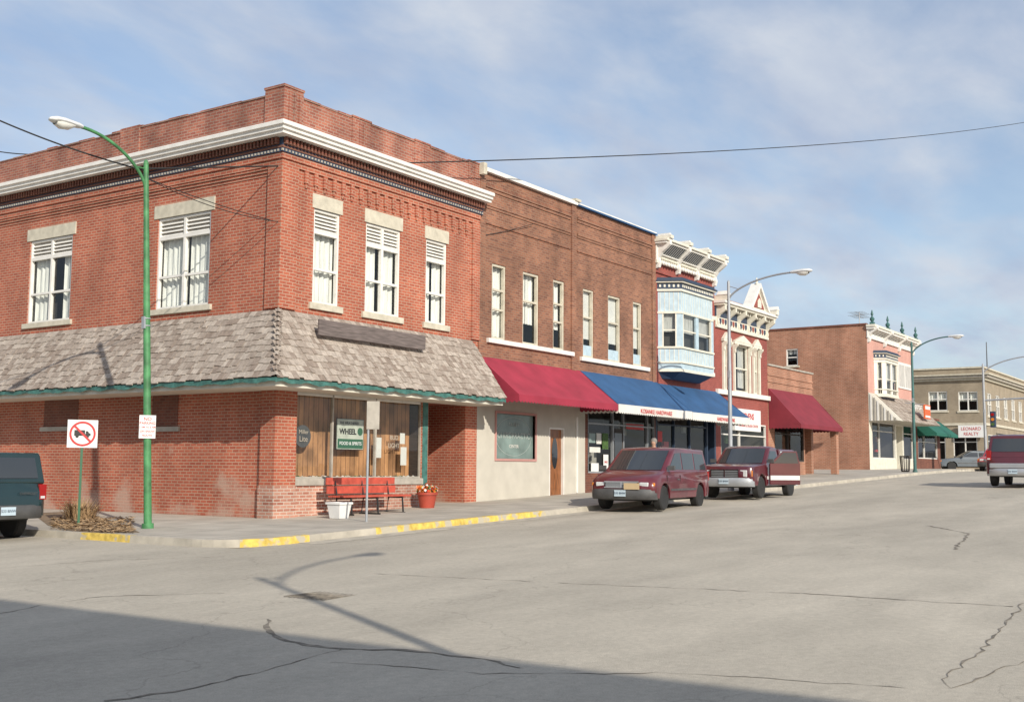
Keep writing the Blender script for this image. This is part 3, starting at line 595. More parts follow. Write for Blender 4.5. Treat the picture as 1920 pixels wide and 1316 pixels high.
for i in range(nb):
    x=X2+.15+(X3-X2-.3)*i/(nb-1); bracket(mb,x,.17,8.75,9.84,.62,'white_paint'); mb.box(x-.12,x+.12,-.68,0,9.853,9.98,'cream_paint'); mb.box(x-.07,x+.07,-.6,-.1,9.98,10.06,'white_paint')
    if i<nb-1:
        x1=X2+.15+(X3-X2-.3)*(i+1)/(nb-1); a,b=x+.14,x1-.14
        for k in range(9): xx=a+(b-a)*(k+.5)/9; mb.lathe([(.055,0),(.055,-.06),(.03,-.1)],(xx,-.09,9.17),'y','cream_paint',10)
        for k in range(6): xx=a+(b-a)*(k+.5)/6; mb.lathe([(.07,0),(.08,-.05),(.03,-.09)],(xx,-.12,9.0),'y','white_paint',8)
        mb.box(a,b,-.22,-.09,9.27,9.31,'white_paint')
        mb.add([(a,-.12,9.31),(b,-.12,9.31),(b,-.50,9.66),(a,-.50,9.66)],[(0,1,2,3)],'navy_paint')
        for k in range(9): t=(k+.5)/9; xx=a+(b-a)*t; mb.add([(xx-.022,-.14,9.312),(xx+.022,-.14,9.312),(xx+.022,-.52,9.662),(xx-.022,-.52,9.662)],[(0,1,2,3)],'cream_paint')
mb.obj('cornice',B3,bevel=.005)
def bay(parent,x0,x1,z0,z1,out,wz0,wz1,body,trim,cang=.55):
    c=[(x0,0),(x0+out*cang,-out),(x1-out*cang,-out),(x1,0)]
    mb=MB(); mb.prism(c,'z',z0,wz0,body); mb.prism(c,'z',wz1,z1,body)
    o=mb.obj('bay_window',parent)
    def grow(k,za,zb,mt,m_): m_.prism([(x0-k,0),(x0+out*cang-k*.7,-out-k),(x1-out*cang+k*.7,-out-k),(x1+k,0)],'z',za,zb,mt)
    t=MB(); grow(.03,z0,z0+.1,trim,t); grow(.06,z0+.32,z0+.38,trim,t); grow(.06,wz0-.07,wz0-.001,trim,t); grow(.04,wz1+.001,wz1+.08,trim,t); grow(.07,z1-.32,z1-.24,trim,t); grow(.05,z1-.24,z1-.02,'navy_paint',t); grow(.14,z1,z1+.05,trim,t); grow(.18,z1+.051,z1+.1,'navy_paint',t); grow(.08,z1+.101,z1+.2,'navy_paint',t)
    for a,b in zip(c,c[1:]):
        A=Vector(a);Bv=Vector(b);L=(Bv-A).length; d=(Bv-A)/L; nn=Vector((d.y,-d.x))
        def bx(s0,s1,za,zb,o0,o1,mt,mm):
            q=[A+d*s0+nn*o0,A+d*s1+nn*o0,A+d*s1+nn*o1,A+d*s0+nn*o1]; mm.prism([tuple(v_) for v_ in q],'z',za,zb,mt)
        for s0 in (0,L-.16): bx(s0,s0+.16,wz0,wz1,-.06,.012,body,t)
        for s0 in (.16,L-.21): bx(s0,s0+.05,wz0,wz1,-.05,.018,trim,t)
        k=max(1,round(L/1.3))
        for i in range(1,k): bx(L*i/k-.12,L*i/k+.12,wz0,wz1,-.06,.011,body,t)
        bx(.21,L-.21,(wz0+wz1)/2-.025,(wz0+wz1)/2+.025,-.04,.006,trim,t)
        kk=int(L/.16)
        for i in range(kk): bx(L*(i+.5)/kk-.035,L*(i+.5)/kk+.035,z1-.17,z1-.07,.05,.07,trim,t); bx(L*(i+.5)/kk-.012,L*(i+.5)/kk+.012,z0+.4,wz0-.1,.0,.008,trim,t); bx(L*(i+.5)/kk-.01,L*(i+.5)/kk+.01,wz1+.1,z1-.34,.0,.008,trim,t)
        g=MB(); q0,q1=A-nn*.05,Bv-nn*.05; g.quad((q0.x,q0.y,wz0),(q1.x,q1.y,wz0),(q1.x,q1.y,wz1),(q0.x,q0.y,wz1),'window_glass')
        q0,q1=A-nn*.16,Bv-nn*.16; zz=(wz0*.55+wz1*.45); g.quad((q0.x,q0.y,zz),(q1.x,q1.y,zz),(q1.x,q1.y,wz1),(q0.x,q0.y,wz1),'curtain_dim')
        q0,q1=A-nn*.30,Bv-nn*.30; g.quad((q0.x,q0.y,wz0),(q1.x,q1.y,wz0),(q1.x,q1.y,wz1),(q0.x,q0.y,wz1),'interior_dark'); g.obj('pane',o,world=False,recalc=False)
    t.obj('trim',o,world=False); 
    u=MB()
    u.add([(x0,0,z0),(c[1][0],-out,z0),(c[2][0],-out,z0),(x1,0,z0),(x0+.3,0,z0-.25),(x1-.3,0,z0-.25),(c[1][0]+.2,-out*.4,z0-.25),(c[2][0]-.2,-out*.4,z0-.25)],[(0,1,6,4),(1,2,7,6),(2,3,5,7),(4,6,7,5)],'navy_paint'); u.obj('corbel',o,world=False)
    return o
bx0,bx1=X2+.25,X3-1.5
bay(B3,bx0,bx1,4.85,8.22,.75,5.8,7.05,'blue_paint','cream_paint')
mb=MB(); mb.box(bx1+.35,X3-.2,-.08,0,5.0,5.15,'white_paint'); mb.box(bx1+.3,X3-.15,-.12,0,7.35,7.5,'cream_paint'); mb.box(bx1+.35,X3-.2,-.03,0,5.15,7.35,'blue_paint'); mb.box(bx1+.5,X3-.35,-.035,-.03,5.6,7.1,'car_glass'); mb.obj('window',B3)
awning(B3,X2+.08,X3+.05,4.40,3.28,1.45,'blue_awning','cloth_white',.30,txt=[('HARDWARE HANK',fx(1365,780,-1.47)-.2)])
# ================================================================ BUILDING 4
X4=fx(1438,650); B4=thing('commercial_building','red painted victorian building with cream gabled cornice','building',(X3,0,gz(X3))); L4=X4-X3
wz=fz(1390,735),fz(1390,648)
wcs=[(fx(1356,690),fx(1364,690)),(fx(1376,690),fx(1403,690)),(fx(1412,690),fx(1421,690))]
ops=[(a,b,wz[0],wz[1]) for a,b in wcs]
mb=MB(); cells(mb,'y',0,X3,X4,-1,8.3,ops+[(X3+.5,X4-.3,1.4,3.2,.1)],'brick_red'); shell(mb,X3+.01,X4,8.3,'brick_red'); mb.obj('wall',B4,recalc=False)
for a in ops:
    window(B4,'front',*a,vert=(),horiz=(.5,),frame='cream_paint',curt='curtain_dim',cfrac=.9,plane=0)
mb=MB()
for a,b,c_,d_ in ops:
    for x in (a-.12,b+.0): mb.box(x,x+.12,-.09,.02,c_,d_,'cream_paint')
    mb.box(a-.18,b+.18,-.14,0,d_,d_+.1,'cream_paint'); mb.prism([(a-.2,d_+.1),(b+.2,d_+.1),((a+b)/2,d_+.42)],'y',-.15,0,'cream_paint')
    for x in (a-.06,b+.06): bracket(mb,x,.12,d_-.4,d_,.15,'cream_paint',-.09)
mb.box(X3,X4,-.14,0,wz[0]-.22,wz[0]-.02,'white_paint'); mb.obj('window_surround',B4,bevel=.008)
mb=MB()
mb.box(X3,X4,-.10,0,7.1,7.2,'cream_paint'); mb.box(X3,X4,-.06,0,7.2,7.55,'cream_paint'); mb.box(X3-.04,X4+.05,-.45,0,8.0,8.09,'cream_paint'); mb.box(X3-.08,X4+.08,-.53,0,8.09,8.2,'white_paint')
mb.box(X3,X4,-.05,0,7.56,8.0,'navy_paint')
for i in range(6):
    x=X3+.15+(L4-.3)*i/5; bracket(mb,x,.14,7.15,7.995,.45,'cream_paint')
    if i<5:
        for k in range(3): xx=x+(L4-.3)/5*(k+1)/4; mb.prism([(xx-.09,7.35),(xx,7.25),(xx+.09,7.35),(xx+.09,7.5),(xx-.09,7.5)],'y',-.085,-.062,'brick_red' if k%2 else 'navy_paint'); mb.box(xx-.04,xx+.04,-.3,-.05,7.85,7.99,'cream_paint')
for x in (X3+.12,X4-.12): mb.box(x-.13,x+.13,-.6,0,8.203,8.42,'cream_paint'); mb.prism([(x-.16,8.42),(x+.16,8.42),(x,8.6)],'y',-.62,-.1,'white_paint')
cx=fx(1405,540); mb.prism([(cx-.95,8.2),(cx+.95,8.2),(cx,9.3)],'y',-.42,-.1,'cream_paint'); mb.prism([(cx-.6,8.3),(cx+.6,8.3),(cx,8.98)],'y',-.45,-.422,'brick_red'); mb.prism([(cx-1.1,8.2),(cx-.93,8.2),(cx,9.22),(cx+.93,8.2),(cx+1.1,8.2),(cx,9.42)],'y',-.55,-.08,'white_paint')
mb.prism([(cx-.2,8.32),(cx+.2,8.32),(cx+.2,8.6),(cx,8.75),(cx-.2,8.6)],'y',-.48,-.452,'cream_paint'); mb.lathe([(.06,0),(.09,.06),(.04,.12),(.06,.18),(.02,.32)],(cx,-.35,9.35),'z','cream_paint',10)
mb.obj('cornice',B4,bevel=.005)
mb=MB(); mb.box(X3,X4,-.03,0,8.31,8.4,'brick_red'); mb.obj('parapet',B4)
shopfront(B4,X3+.5,X4-.3,1.4,3.2,[X3+2.5],frame='cloth_white')
a=wr(1378,1426,772,808,-.15); mb=MB(); mb.box(a[0],a[1],-.16,-.02,a[2],a[3]+.1,'sign_white'); o=mb.obj('shop_sign',B4); xc=(a[0]+a[1])/2; text(o,'KITCHENS',.36,(xc-.2,-.166,a[2]+.62),FR,'sign_red',bold=.02); text(o,'FLOORING & DESIGN CENTER',.16,(xc,-.166,a[2]+.22),FR,'sign_red')
# ================================================================ low building 5
X5=fx(1523,730); B5=thing('commercial_building','single storey brick shop with maroon cloth awning','building',(X4,0,gz(X4))); zt5=5.95
mb=MB(); cells(mb,'y',0,X4,X5,-1,zt5,[(X4+.8,X5-1.4,1.6,3.4,.1),(X5-1.2,X5-.3,-1,3.3,.8)],'brick_side'); shell(mb,X4+.01,X5,zt5,'brick_side',yb=14,rz=.3); mb.box(X4,X5+.05,-.06,.3,zt5,zt5+.08,'grey_stone')
for z in (5.2,5.5): mb.box(X4,X5,-.04,0,z,z+.08,'brick_side')
mb.obj('wall',B5,recalc=False); shopfront(B5,X4+.8,X5-1.4,1.6,3.4,[X4+2.5],frame='dark_wood')
mb=MB(); mb.box(X5-1.2,X5-.3,.8,.85,gz(X5),3.3,'door_wood'); mb.obj('door',B5)
awning(B5,X4+.05,X5-.1,4.9,3.25,1.5,'maroon_awning','maroon_awning',.2)
mb=MB(); mb.box(X5-.45,X5-.1,-1.3,-1.0,gz(X5),3.1,'brick_side'); mb.obj('pier',B5)
# ================================================================ pink building 6
X6=fx(1627,700); X7=fx(1713,760); B6=thing('commercial_building','pink painted brick building with white bracketed cornice and urn finials','building',(X6,0,gz(X6))); z6=9.45
wsd=wrs(1474,1496,654,686,X6)
mb=MB(); cells(mb,'y',0,X6,X7,4.2,z6,[],'brick_pink'); cells(mb,'y',0,X6,X7,-1,4.2,[(X6+.6,X7-4.4,1.9,4.0,.1),(X7-4.1,X7-2.8,-1,3.9,.9),(X7-2.5,X7-.4,1.9,4.0,.1)],'cream_paint')
cells(mb,'x',X6,0,20,-1,z6,[(*wsd,.15)],'brick_side'); mb.quad((X7,0,-1),(X7,20,-1),(X7,20,z6),(X7,0,z6),'brick_side'); mb.quad((X6,.3,z6-.5),(X7,.3,z6-.5),(X7,20,z6-.5),(X6,20,z6-.5),'roof_tar'); mb.quad((X6,20,-1),(X7,20,-1),(X7,20,z6),(X6,20,z6),'brick_side')
mb.obj('wall',B6,recalc=False); mb=MB(); mb.box(X6-.06,X6+.3,0,20,z6,z6+.1,'brick_dark'); mb.obj('coping',B6)
window(B6,'side',*wsd,plane=X6,sill=(.1,.1),frame='white_paint',curt='curtain',cfrac=.3)
shopfront(B6,X6+.6,X7-4.4,1.9,4.0,[X6+2],frame='cloth_white'); shopfront(B6,X7-2.5,X7-.4,1.9,4.0,[],frame='cloth_white')
mb=MB(); mb.box(X7-4.1,X7-2.8,.9,.95,gz(X6),3.8,'white_paint'); mb.box(X7-3.9,X7-3.0,.88,.9,gz(X6)+.5,3.5,'car_glass'); mb.obj('door',B6)
mb=MB(); mb.box(X6-.05,X7+.05,-.1,0,8.7,8.8,'white_paint'); mb.box(X6-.03,X7+.03,-.07,0,8.8,9.15,'white_paint'); mb.box(X6-.1,X7+.1,-.45,.0,9.2,9.32,'white_paint'); mb.box(X6-.14,X7+.14,-.52,0,9.32,9.46,'cream_paint')
for i in range(4): bracket(mb,X6+.15+(X7-X6-.3)*i/3,.24,8.45,9.4,.6,'white_paint')
for i in range(16): bracket(mb,X6+.5+(X7-X6-1)*i/15,.12,8.85,9.2,.35,'white_paint')
mb.obj('cornice',B6,bevel=.01)
for i in range(4):
    x=X6+.15+(X7-X6-.3)*i/3; mb=MB(); mb.box(x-.12,x+.12,-.4,-.16,9.463,9.6,'teal_dull'); mb.lathe([(.05,9.6),(.12,9.72),(.14,9.8),(.06,9.9),(.04,9.97),(.08,10.05),(.02,10.3)],(x,-.28,0),'z','teal_dull',12); mb.obj('finial',B6)
bay(B6,fx(1639,700),fx(1668,700),fz(1655,740,-.5),7.9,.55,5.5,7.4,'white_paint','cream_paint')
a=wr(1684,1706,686,726); mb=MB(); mb.box(a[0]-.12,a[1]+.12,-.06,0,a[2]-.12,a[3]+.15,'white_paint'); mb.box(a[0]+.03,(a[0]+a[1])/2-.08,-.065,-.06,a[2],a[3],'curtain_dim'); mb.box((a[0]+a[1])/2+.08,a[1]-.03,-.065,-.06,a[2],a[3],'curtain_dim'); mb.obj('window',B6)
mb=MB(); e6=1.6; mb.add([(X6,0,5.6),(X7,0,5.6),(X7,-e6,4.0),(X6,-e6,4.0),(X6,0,4.0),(X7,0,4.0)],[(0,1,2,3),(0,3,4),(1,2,5),(2,3,4,5)],'stucco')
shingles(mb,(X6,0,0),(1,0,0),(0,-1,0),lambda t:1.2,lambda t:X7-X6,5.6,4.0,e6,8); mb.obj('shingle_canopy',B6,recalc=False)
mb=MB()
for i in range(8): y=-.1-i*.19; mb.box(X6-.03,X6-.004,y-.09,y,4.0,5.6-(-y)/e6*1.6-.02,'grey_stone' if i%2 else 'white_paint')
mb.obj('canopy_end_panel',B6)
text(B6,"Sportsman's",.55,(X6+5.2,-1.5,5.0),FR,'sign_white'); 
mb=MB(); xa=X7-1.0; mb.tube([(xa,3,9.0),(xa,3,11.4)],.03,'galvanized',6)
for i,zz in enumerate((11.3,11.1)):
    mb.tube([(xa-.9,3,zz),(xa+.9,3,zz)],.02,'galvanized',5)
    for k in range(5): mb.tube([(xa-.8+k*.4,2.5,zz),(xa-.8+k*.4,3.5,zz)],.012,'galvanized',5)
mb.obj('tv_antenna',B6)
# ================================================================ low building 7
X8=61.8; B7=thing('commercial_building','small single storey brick shop with green awning','building',(X7,0,gz(X7)))
mb=MB(); cells(mb,'y',0,X7+.02,X8,-1,4.7,[(X7+.8,X8-.8,2.0,3.6,.1)],'brick_dark'); shell(mb,X7+.03,X8,4.7,'brick_dark',rz=.3); mb.obj('wall',B7,recalc=False); shopfront(B7,X7+.8,X8-.8,2.0,3.6,[X7+2.4],frame='white_paint')
awning(B7,X7+.6,X8-.2,4.55,3.6,1.2,'green_awning','green_awning',.2)
a=wr(1733,1752,760,786,-1.6); PS=thing('projecting_sign','orange and white shop sign projecting over the sidewalk','sign',(a[0],-1.6,a[2])); mb=MB(); mb.box(a[0],a[0]+1.3,-1.64,-1.56,a[2],a[3],'sign_orange'); mb.box(a[0]+.1,a[0]+1.2,-1.65,-1.64,a[3]-.28,a[3]-.08,'sign_white'); mb.box(a[0]+.1,a[0]+1.2,-1.65,-1.64,a[2]+.08,a[2]+.2,'sign_white'); mb.obj('sign_face',PS); mb=MB(); mb.tube([(a[0]+.6,-1.6,a[3]),(a[0]+.6,0,a[3]+.2)],.03,'galvanized',8); mb.obj('bracket',PS)
# ================================================================ bank building
X9=76.0; B8=thing('bank_building','two storey tan brick corner building with stone cornice','building',(X9,0,1.36)); z8=9.3
sw1=wrs(1741,1776,734,770,X9); sw2=wrs(1797,1833,734,770,X9)
mb=MB(); cells(mb,'x',X9,0,22,0,z8,[(*sw1,.15),(*sw2,.15),(.6,2.4,2.0,4.0,.1),(3.0,5.0,2.0,4.0,.1)],'brick_tan')
fo=[(X9+1.2+i*3.2,X9+2.8+i*3.2,5.6,7.4) for i in range(5)]; cells(mb,'y',0,X9,X9+18,0,z8,fo+[(X9+1,X9+16,1.9,4.1,.1)],'brick_tan')
mb.quad((X9,.3,z8-.3),(X9+18,.3,z8-.3),(X9+18,22,z8-.3),(X9,22,z8-.3),'roof_tar'); mb.obj('wall',B8,recalc=False)
for a in (sw1,sw2): window(B8,'side',*a,plane=X9,vert=(.5,),horiz=(.6,),curt='curtain',cfrac=.5,sill=(.1,.15),sillmat='stone_sill')
for a in fo: window(B8,'front',*a,vert=(.5,),curt='curtain_dim',cfrac=.5,sill=(.1,.15))
for a in ((.6,2.4,2.0,4.0),(3.0,5.0,2.0,4.0)): window(B8,'side',*a,plane=X9,vert=(.5,),horiz=(.75,),curt=None,frame='cloth_white')
shopfront(B8,X9+1,X9+16,1.9,4.1,[X9+4,X9+8,X9+12],frame='cloth_white')
mb=MB()
for z0,z1,o,mt in ((8.35,8.55,.18,'stone_sill'),(8.55,8.75,.4,'grey_stone'),(8.75,8.85,.55,'stone_sill'),(9.3,9.42,.1,'stone_sill'),(4.8,5.0,.1,'stone_sill')): mb.box(X9-o,X9,-o,22,z0,z1,mt); mb.box(X9,X9+18,-o,0,z0,z1,mt)
mb.obj('cornice',B8)
a=wrs(1797,1845,797,820,X9-.3); mb=MB(); mb.box(X9-.35,X9-.2,a[0],a[1],a[2],a[3],'sign_white'); mb.box(X9-.2,X9,a[0]+.2,a[0]+.3,a[2]+.2,a[2]+.3,'galvanized'); o=mb.obj('realty_sign',B8); yc=(a[0]+a[1])/2; zc=(a[2]+a[3])/2; text(o,'LEONARD',.36,(X9-.36,yc,zc+.19),SR,'sign_red',sx=.9); text(o,'REALTY',.36,(X9-.36,yc,zc-.21),SR,'sign_red',sx=.9)
B9=thing('commercial_building','distant tan brick building beyond the bank','building',(X9+18,0,1.36)); mb=MB(); cells(mb,'y',-.5,X9+18.01,X9+40,0,8.2,[],'stucco'); cells(mb,'x',X9+18.01,-.5,20,0,8.2,[],'stucco'); mb.quad((X9+18,-.5,8.2),(X9+40,-.5,8.2),(X9+40,20,8.2),(X9+18,20,8.2),'roof_tar'); mb.box(X9+18,X9+40,-.6,-.5,7.9,8.25,'brick_dark')
for i in range(5): mb.box(X9+20+i*3.8,X9+21.6+i*3.8,-.53,-.5,5,6.8,'car_glass')
mb.obj('wall',B9,recalc=False); awning(B9,X9+18.1,X9+30,4.6,3.6,1.5,'red_awning','red_awning')
B0=thing('commercial_building','tall brick building across the side street casting long shadow','building',(-20.3,-30,-.6)); mb=MB(); mb.box(-40,-20.35,-60,-20.2,-1.5,9.25,'brick_brown'); mb.obj('wall',B0); mb=MB(); mb.box(-40.1,-20.2,-60,-20.1,9.25,9.4,'grey_stone'); mb.obj('coping',B0)
# ================================================================ street lamps
def lamp(x,y,h,arm,dirv,paint,headrise=.55,label='',z=None,k_=1.0,tilt=(0,0)):
    z0=gz(x) if z is None else z; T=thing('street_lamp',label,'street lamp',(x,y,z0),group='street lamps along the kerb',rot=(tilt[0],tilt[1],0))
    mb=MB(); mb.tube([(0,0,-.05),(0,0,.1),(0,0,.101),(0,0,h*.5),(0,0,h+.05)],[.14*k_,.14*k_,.095*k_,.085*k_,.06*k_],paint,14); mb.lathe([(.065*k_,h+.05),(.04,h+.12),(.01,h+.15)],(0,0,0),'z',paint,12); mb.obj('pole',T,world=False,smooth=True)
    mb=MB()
    for zz in (h*.55,h*.57): mb.lathe([(.08*k_,zz),(.10*k_,zz),(.10*k_,zz+.02),(.08*k_,zz+.02)],(0,0,0),'z','galvanized',12)
    mb.box(-.12*k_,-.06*k_,-.04,.04,h*.55-.05,h*.57+.05,'galvanized'); mb.obj('clamp',T,world=False)
    d=Vector(dirv); pts=[]
    for i in range(17):
        a=math.pi/2*i/16; pts.append(d*(arm*(1-math.cos(a))**.85)+Vector((0,0,h-.55+(headrise+.55)*math.sin(a)**1.0)))
    mb=MB(); mb.tube(pts,[.04*k_]*17,paint,10); mb.tube([pts[5],Vector((0,0,h-.05))],.015,paint,6); mb.obj('arm',T,world=False,smooth=True)
    tip=pts[-1]; s=Vector((-d.y,d.x,0)); mb=MB(); vs=[];prof=[(0,.05,.05),(.08,.08,.07),(.25,.11,.08),(.45,.15,.09),(.62,.14,.08),(.72,.08,.05),(.75,.02,.02)]
    for l,w,hh in prof:
        for k in range(12):
            a=2*math.pi*k/12; vs.append(tip+d*(l-.08)+s*(w*math.cos(a))+Vector((0,0,hh*(math.sin(a) if math.sin(a)>0 else .6*math.sin(a)))))
    mb.add(vs,[(i*12+k,i*12+(k+1)%12,(i+1)*12+(k+1)%12,(i+1)*12+k) for i in range(len(prof)-1) for k in range(12)]+[tuple(range(12)),tuple(range(72,84))],'lamp_head_paint'); mb.obj('lamp_head',T,world=False,smooth=True)
    mb=MB(); vs=[]
    for l,w,hh in ((.2,.08,.03),(.32,.12,.1),(.5,.13,.12),(.62,.09,.06)):
        for k in range(10):
            a=math.pi+math.pi*k/9; vs.append(tip+d*(l-.08)+s*(w*math.cos(a))+Vector((0,0,-.03+hh*math.sin(a))))
    mb.add(vs,[(i*10+k,i*10+k+1,(i+1)*10+k+1,(i+1)*10+k) for i in range(3) for k in range(9)],'lamp_lens'); mb.obj('lens',T,world=False,smooth=True)
    return T
g0=G(277,990,0); LP=lamp(g0.x,g0.y,7.65,1.65,(-1,0,0),'green_pole',headrise=.5,label='green steel street lamp with curved arm at the corner',k_=.88,tilt=(-.036,-.025))
x2=fx(1368,700,-3.8); lamp(x2,-3.8,7.05,2.3,(0,-1,0),'galvanized',headrise=.22,label='grey steel street lamp beside parked pickup',k_=.8)
x3=fx(1712,750,-3.8); lamp(x3,-3.8,6.5,1.9,(0,-1,0),'teal_dull',headrise=.3,label='dark green street lamp in front of pink building',k_=.85)
x4=fx(1845,750,-3.8); T4=lamp(x4,-3.8,6.5,3.2,(0,-1,0),'galvanized',headrise=.5,label='grey street lamp with traffic signal mast near the bank')
mb=MB(); mb.tube([(0,0,4.3),(0,-6,4.5)],.06,'galvanized',8); mb.obj('mast_arm',T4,world=False)
mb=MB(); mb.box(-.15,.15,-.65,-.35,2.6,3.6,'navy_paint')
for zz,mt in ((3.4,'taillight'),(3.1,'indicator'),(2.8,'leaf')): mb.lathe([(.1,0),(.1,-.05)],(-.15,-.5,zz),'x',mt,10)
mb.obj('traffic_signal',T4,world=False); mb=MB(); mb.box(-.15,.15,-5.6,-5.3,3.7,4.6,'navy_paint'); mb.obj('traffic_signal',T4,world=False)
lamp(-15.7,-22.0,8.4,2.6,(1,.08,0),'green_pole',label='green steel street lamp on the opposite corner')
NP=thing('parking_sign','white no parking sign with red letters strapped to lamp post','sign',(g0.x,g0.y-.1,2.4))
dcam=Vector((-.55,-.835,0)).normalized(); ang=math.atan2(dcam.x,-dcam.y)
zc=P(277,800,1,g0.y).z; sg=MB(); sg.box(-.165,.165,-.004,.0,-.24,.24,'sign_white'); o=sg.obj('sign_plate',NP,loc=(g0.x-.05+dcam.x*.11,g0.y+.09+dcam.y*.11,zc),rot=(0,0,ang))
for i,(t_,s_) in enumerate((('NO',.1),('PARKING',.075),('2 AM TO 6 AM',.05),('ON SNOW',.06),('ROUTE',.06))): text(o,t_,s_,(0,-.007,.16-i*.085),FR,'sign_red',world=False,bold=.01)
for zz in (.15,-.15): mb=MB(); mb.lathe([(.09,-.02),(.09,.02)],(0,.10,zz),'z','galvanized',12); mb.obj('strap',o,world=False)
q=G(147,985,0); NT=thing('no_trucks_sign','square white no trucks sign on green post','sign',(q.x,q.y,gz(q.x)),rot=(0,0,ang*.95))
mb=MB(); mb.box(-.025,.025,0,.03,0,2.05,'sign_green'); mb.obj('post',NT,world=False)
zc=P(152,813,1,q.y).z-gz(q.x); mb=MB(); mb.box(-.31,.31,-.01,0,zc-.3,zc+.3,'sign_white'); o=mb.obj('sign_plate',NT,world=False)
mb=MB(); k=36
def ring(mb,r0,r1,y,mt,cx=0,cz=0):
    for i in range(k):
        a0,a1=2*math.pi*i/k,2*math.pi*(i+1)/k; mb.quad((cx+r0*math.cos(a0),y,cz+r0*math.sin(a0)),(cx+r0*math.cos(a1),y,cz+r0*math.sin(a1)),(cx+r1*math.cos(a1),y,cz+r1*math.sin(a1)),(cx+r1*math.cos(a0),y,cz+r1*math.sin(a0)),mt)
ring(mb,.27,.225,-.016,'sign_red',0,zc)
c=.165; w_=.016; mb.quad((-c-w_,-.018,zc+c-w_),(-c+w_,-.018,zc+c+w_),(c+w_,-.018,zc-c+w_),(c-w_,-.018,zc-c-w_),'sign_red'); mb.obj('prohibition_ring',o,world=False,recalc=False)
mb=MB(); mb.prism([(-.17,zc-.045),(.165,zc-.045),(.165,zc+.01),(.13,zc+.02),(.11,zc+.06),(.065,zc+.06),(.065,zc-.0),(.05,zc-.0),(.05,zc+.08),(-.17,zc+.08)],'y',-.014,-.012,'sign_black')
for x in (-.11,.10): mb.lathe([(.035,-.0155),(.035,-.012)],(x,0,zc-.055),'y','sign_black',12)
mb.obj('truck_symbol',o,world=False)
q=G(687,978,0); SP=thing('parking_sign','grey steel sign post seen from behind the plate','sign',(q.x,q.y,gz(q.x)),rot=(0,0,math.radians(-48)))
mb=MB(); mb.tube([(0,0,0),(0,0,2.62)],.026,'galvanized',8); mb.obj('post',SP,world=False); mb=MB(); mb.box(-.04,.24,-.045,-.035,2.02,2.64,'grey_stone'); mb.obj('sign_plate',SP,world=False,bevel=.003)
# ================================================================ bench, pots, plants
by=-1.0; b0,b1=fx(630,925,by),fx(757,925,by); bz=gz((b0+b1)/2); bl=b1-b0; BN=thing('park_bench','red wooden bench against the shop window','bench',((b0+b1)/2,by,bz))
mb=MB(); [mb.box(-bl/2,bl/2,-.25+i*.13,-.14+i*.13,.42,.46,'bench_red') for i in range(4)]; mb.obj('seat',BN,world=False,bevel=.006)
mb=MB(); mb.box(-bl/2,bl/2,.27,.31,.50,.68,'bench_red'); mb.box(-bl/2,bl/2,.30,.34,.71,.88,'bench_red'); mb.obj('backrest',BN,world=False,bevel=.006)
for sx in (-bl*.38,0,bl*.38):
    mb=MB(); mb.tube([(sx,-.24,0),(sx,-.2,.42)],.022,'sign_black',8); mb.tube([(sx,.3,0),(sx,.24,.42),(sx,.33,.86)],.022,'sign_black',8); mb.tube([(sx,-.22,.4),(sx,.25,.4)],.02,'sign_black',8); mb.tube([(sx,-.3,.02),(sx,.36,.02)],.02,'sign_black',8); mb.obj('leg',BN,world=False,smooth=True)
px_=fx(636,950,-1.35); T=thing('planter','white square plastic planter pot on the sidewalk','planter',(px_,-1.35,gz(px_)))
mb=MB(); mb.add([(sx*r,sy_*r,z) for r,z in ((.15,0),(.20,.32),(.225,.32),(.225,.37),(.19,.37),(.18,.28)) for sx,sy_ in ((-1,-1),(1,-1),(1,1),(-1,1))],[(i*4+k,i*4+(k+1)%4,(i+1)*4+(k+1)%4,(i+1)*4+k) for i in range(5) for k in range(4)]+[(0,1,2,3)],'pot_white'); mb.obj('pot',T,world=False,bevel=.006); mb=MB(); mb.box(-.17,.17,-.17,.17,.26,.30,'soil'); mb.obj('soil',T,world=False)
fy=-.6; px_=fx(801,930,fy); T=thing('flower_pot','red pot with orange and yellow flowers','flower pot',(px_,fy,gz(px_)))
mb=MB(); mb.lathe([(.19,0),(.25,.34),(.28,.34),(.28,.41),(.24,.41),(.22,.34)],(0,0,0),'z','pot_red',24); mb.obj('pot',T,world=False,smooth=True)
mb=MB()
for i in range(260):
    a=random.uniform(0,6.28); r=.28*math.sqrt(random.random()); z=.38+random.uniform(0,.24)*(1-r*1.5)+.03; c=Vector((r*math.cos(a),r*math.sin(a),z)); s_=random.uniform(.02,.045)
    u=Vector((random.uniform(-1,1),random.uniform(-1,1),random.uniform(-.5,1))).normalized()*s_; w=u.cross(Vector((random.random(),random.random(),random.random()))).normalized()*s_
    mb.quad(c-u,c+w,c+u,c-w,random.choice(['leaf','flower_orange','flower_orange','flower_yellow','sign_red','sign_white']))
mb.obj('flowers',T,world=False,recalc=False)
q0=G(150,975,0)
T=thing('dry_plant','clump of dried brown stalks around the sign post','dead plant',(q0.x,q0.y,gz(q0.x)))
mb=MB()
for i in range(520):
    a=random.uniform(0,6.28); r0=random.uniform(0,.34); L=random.uniform(.15,.6); lean=random.uniform(.1,.9)
    p0=Vector((r0*math.cos(a),r0*math.sin(a),0)); p2=p0+Vector((math.cos(a)*lean*L,math.sin(a)*lean*L,L*(1.1-lean*.5))); p1=(p0+p2)/2+Vector((0,0,.08)); w=Vector((-math.sin(a),math.cos(a),0))*random.uniform(.006,.014)
    mb.add([p0-w,p0+w,p1+w,p1-w,p2],[(0,1,2,3),(3,2,4)],'dry_stalk')
mb.obj('stalks',T,world=False,recalc=False)
mb=MB()
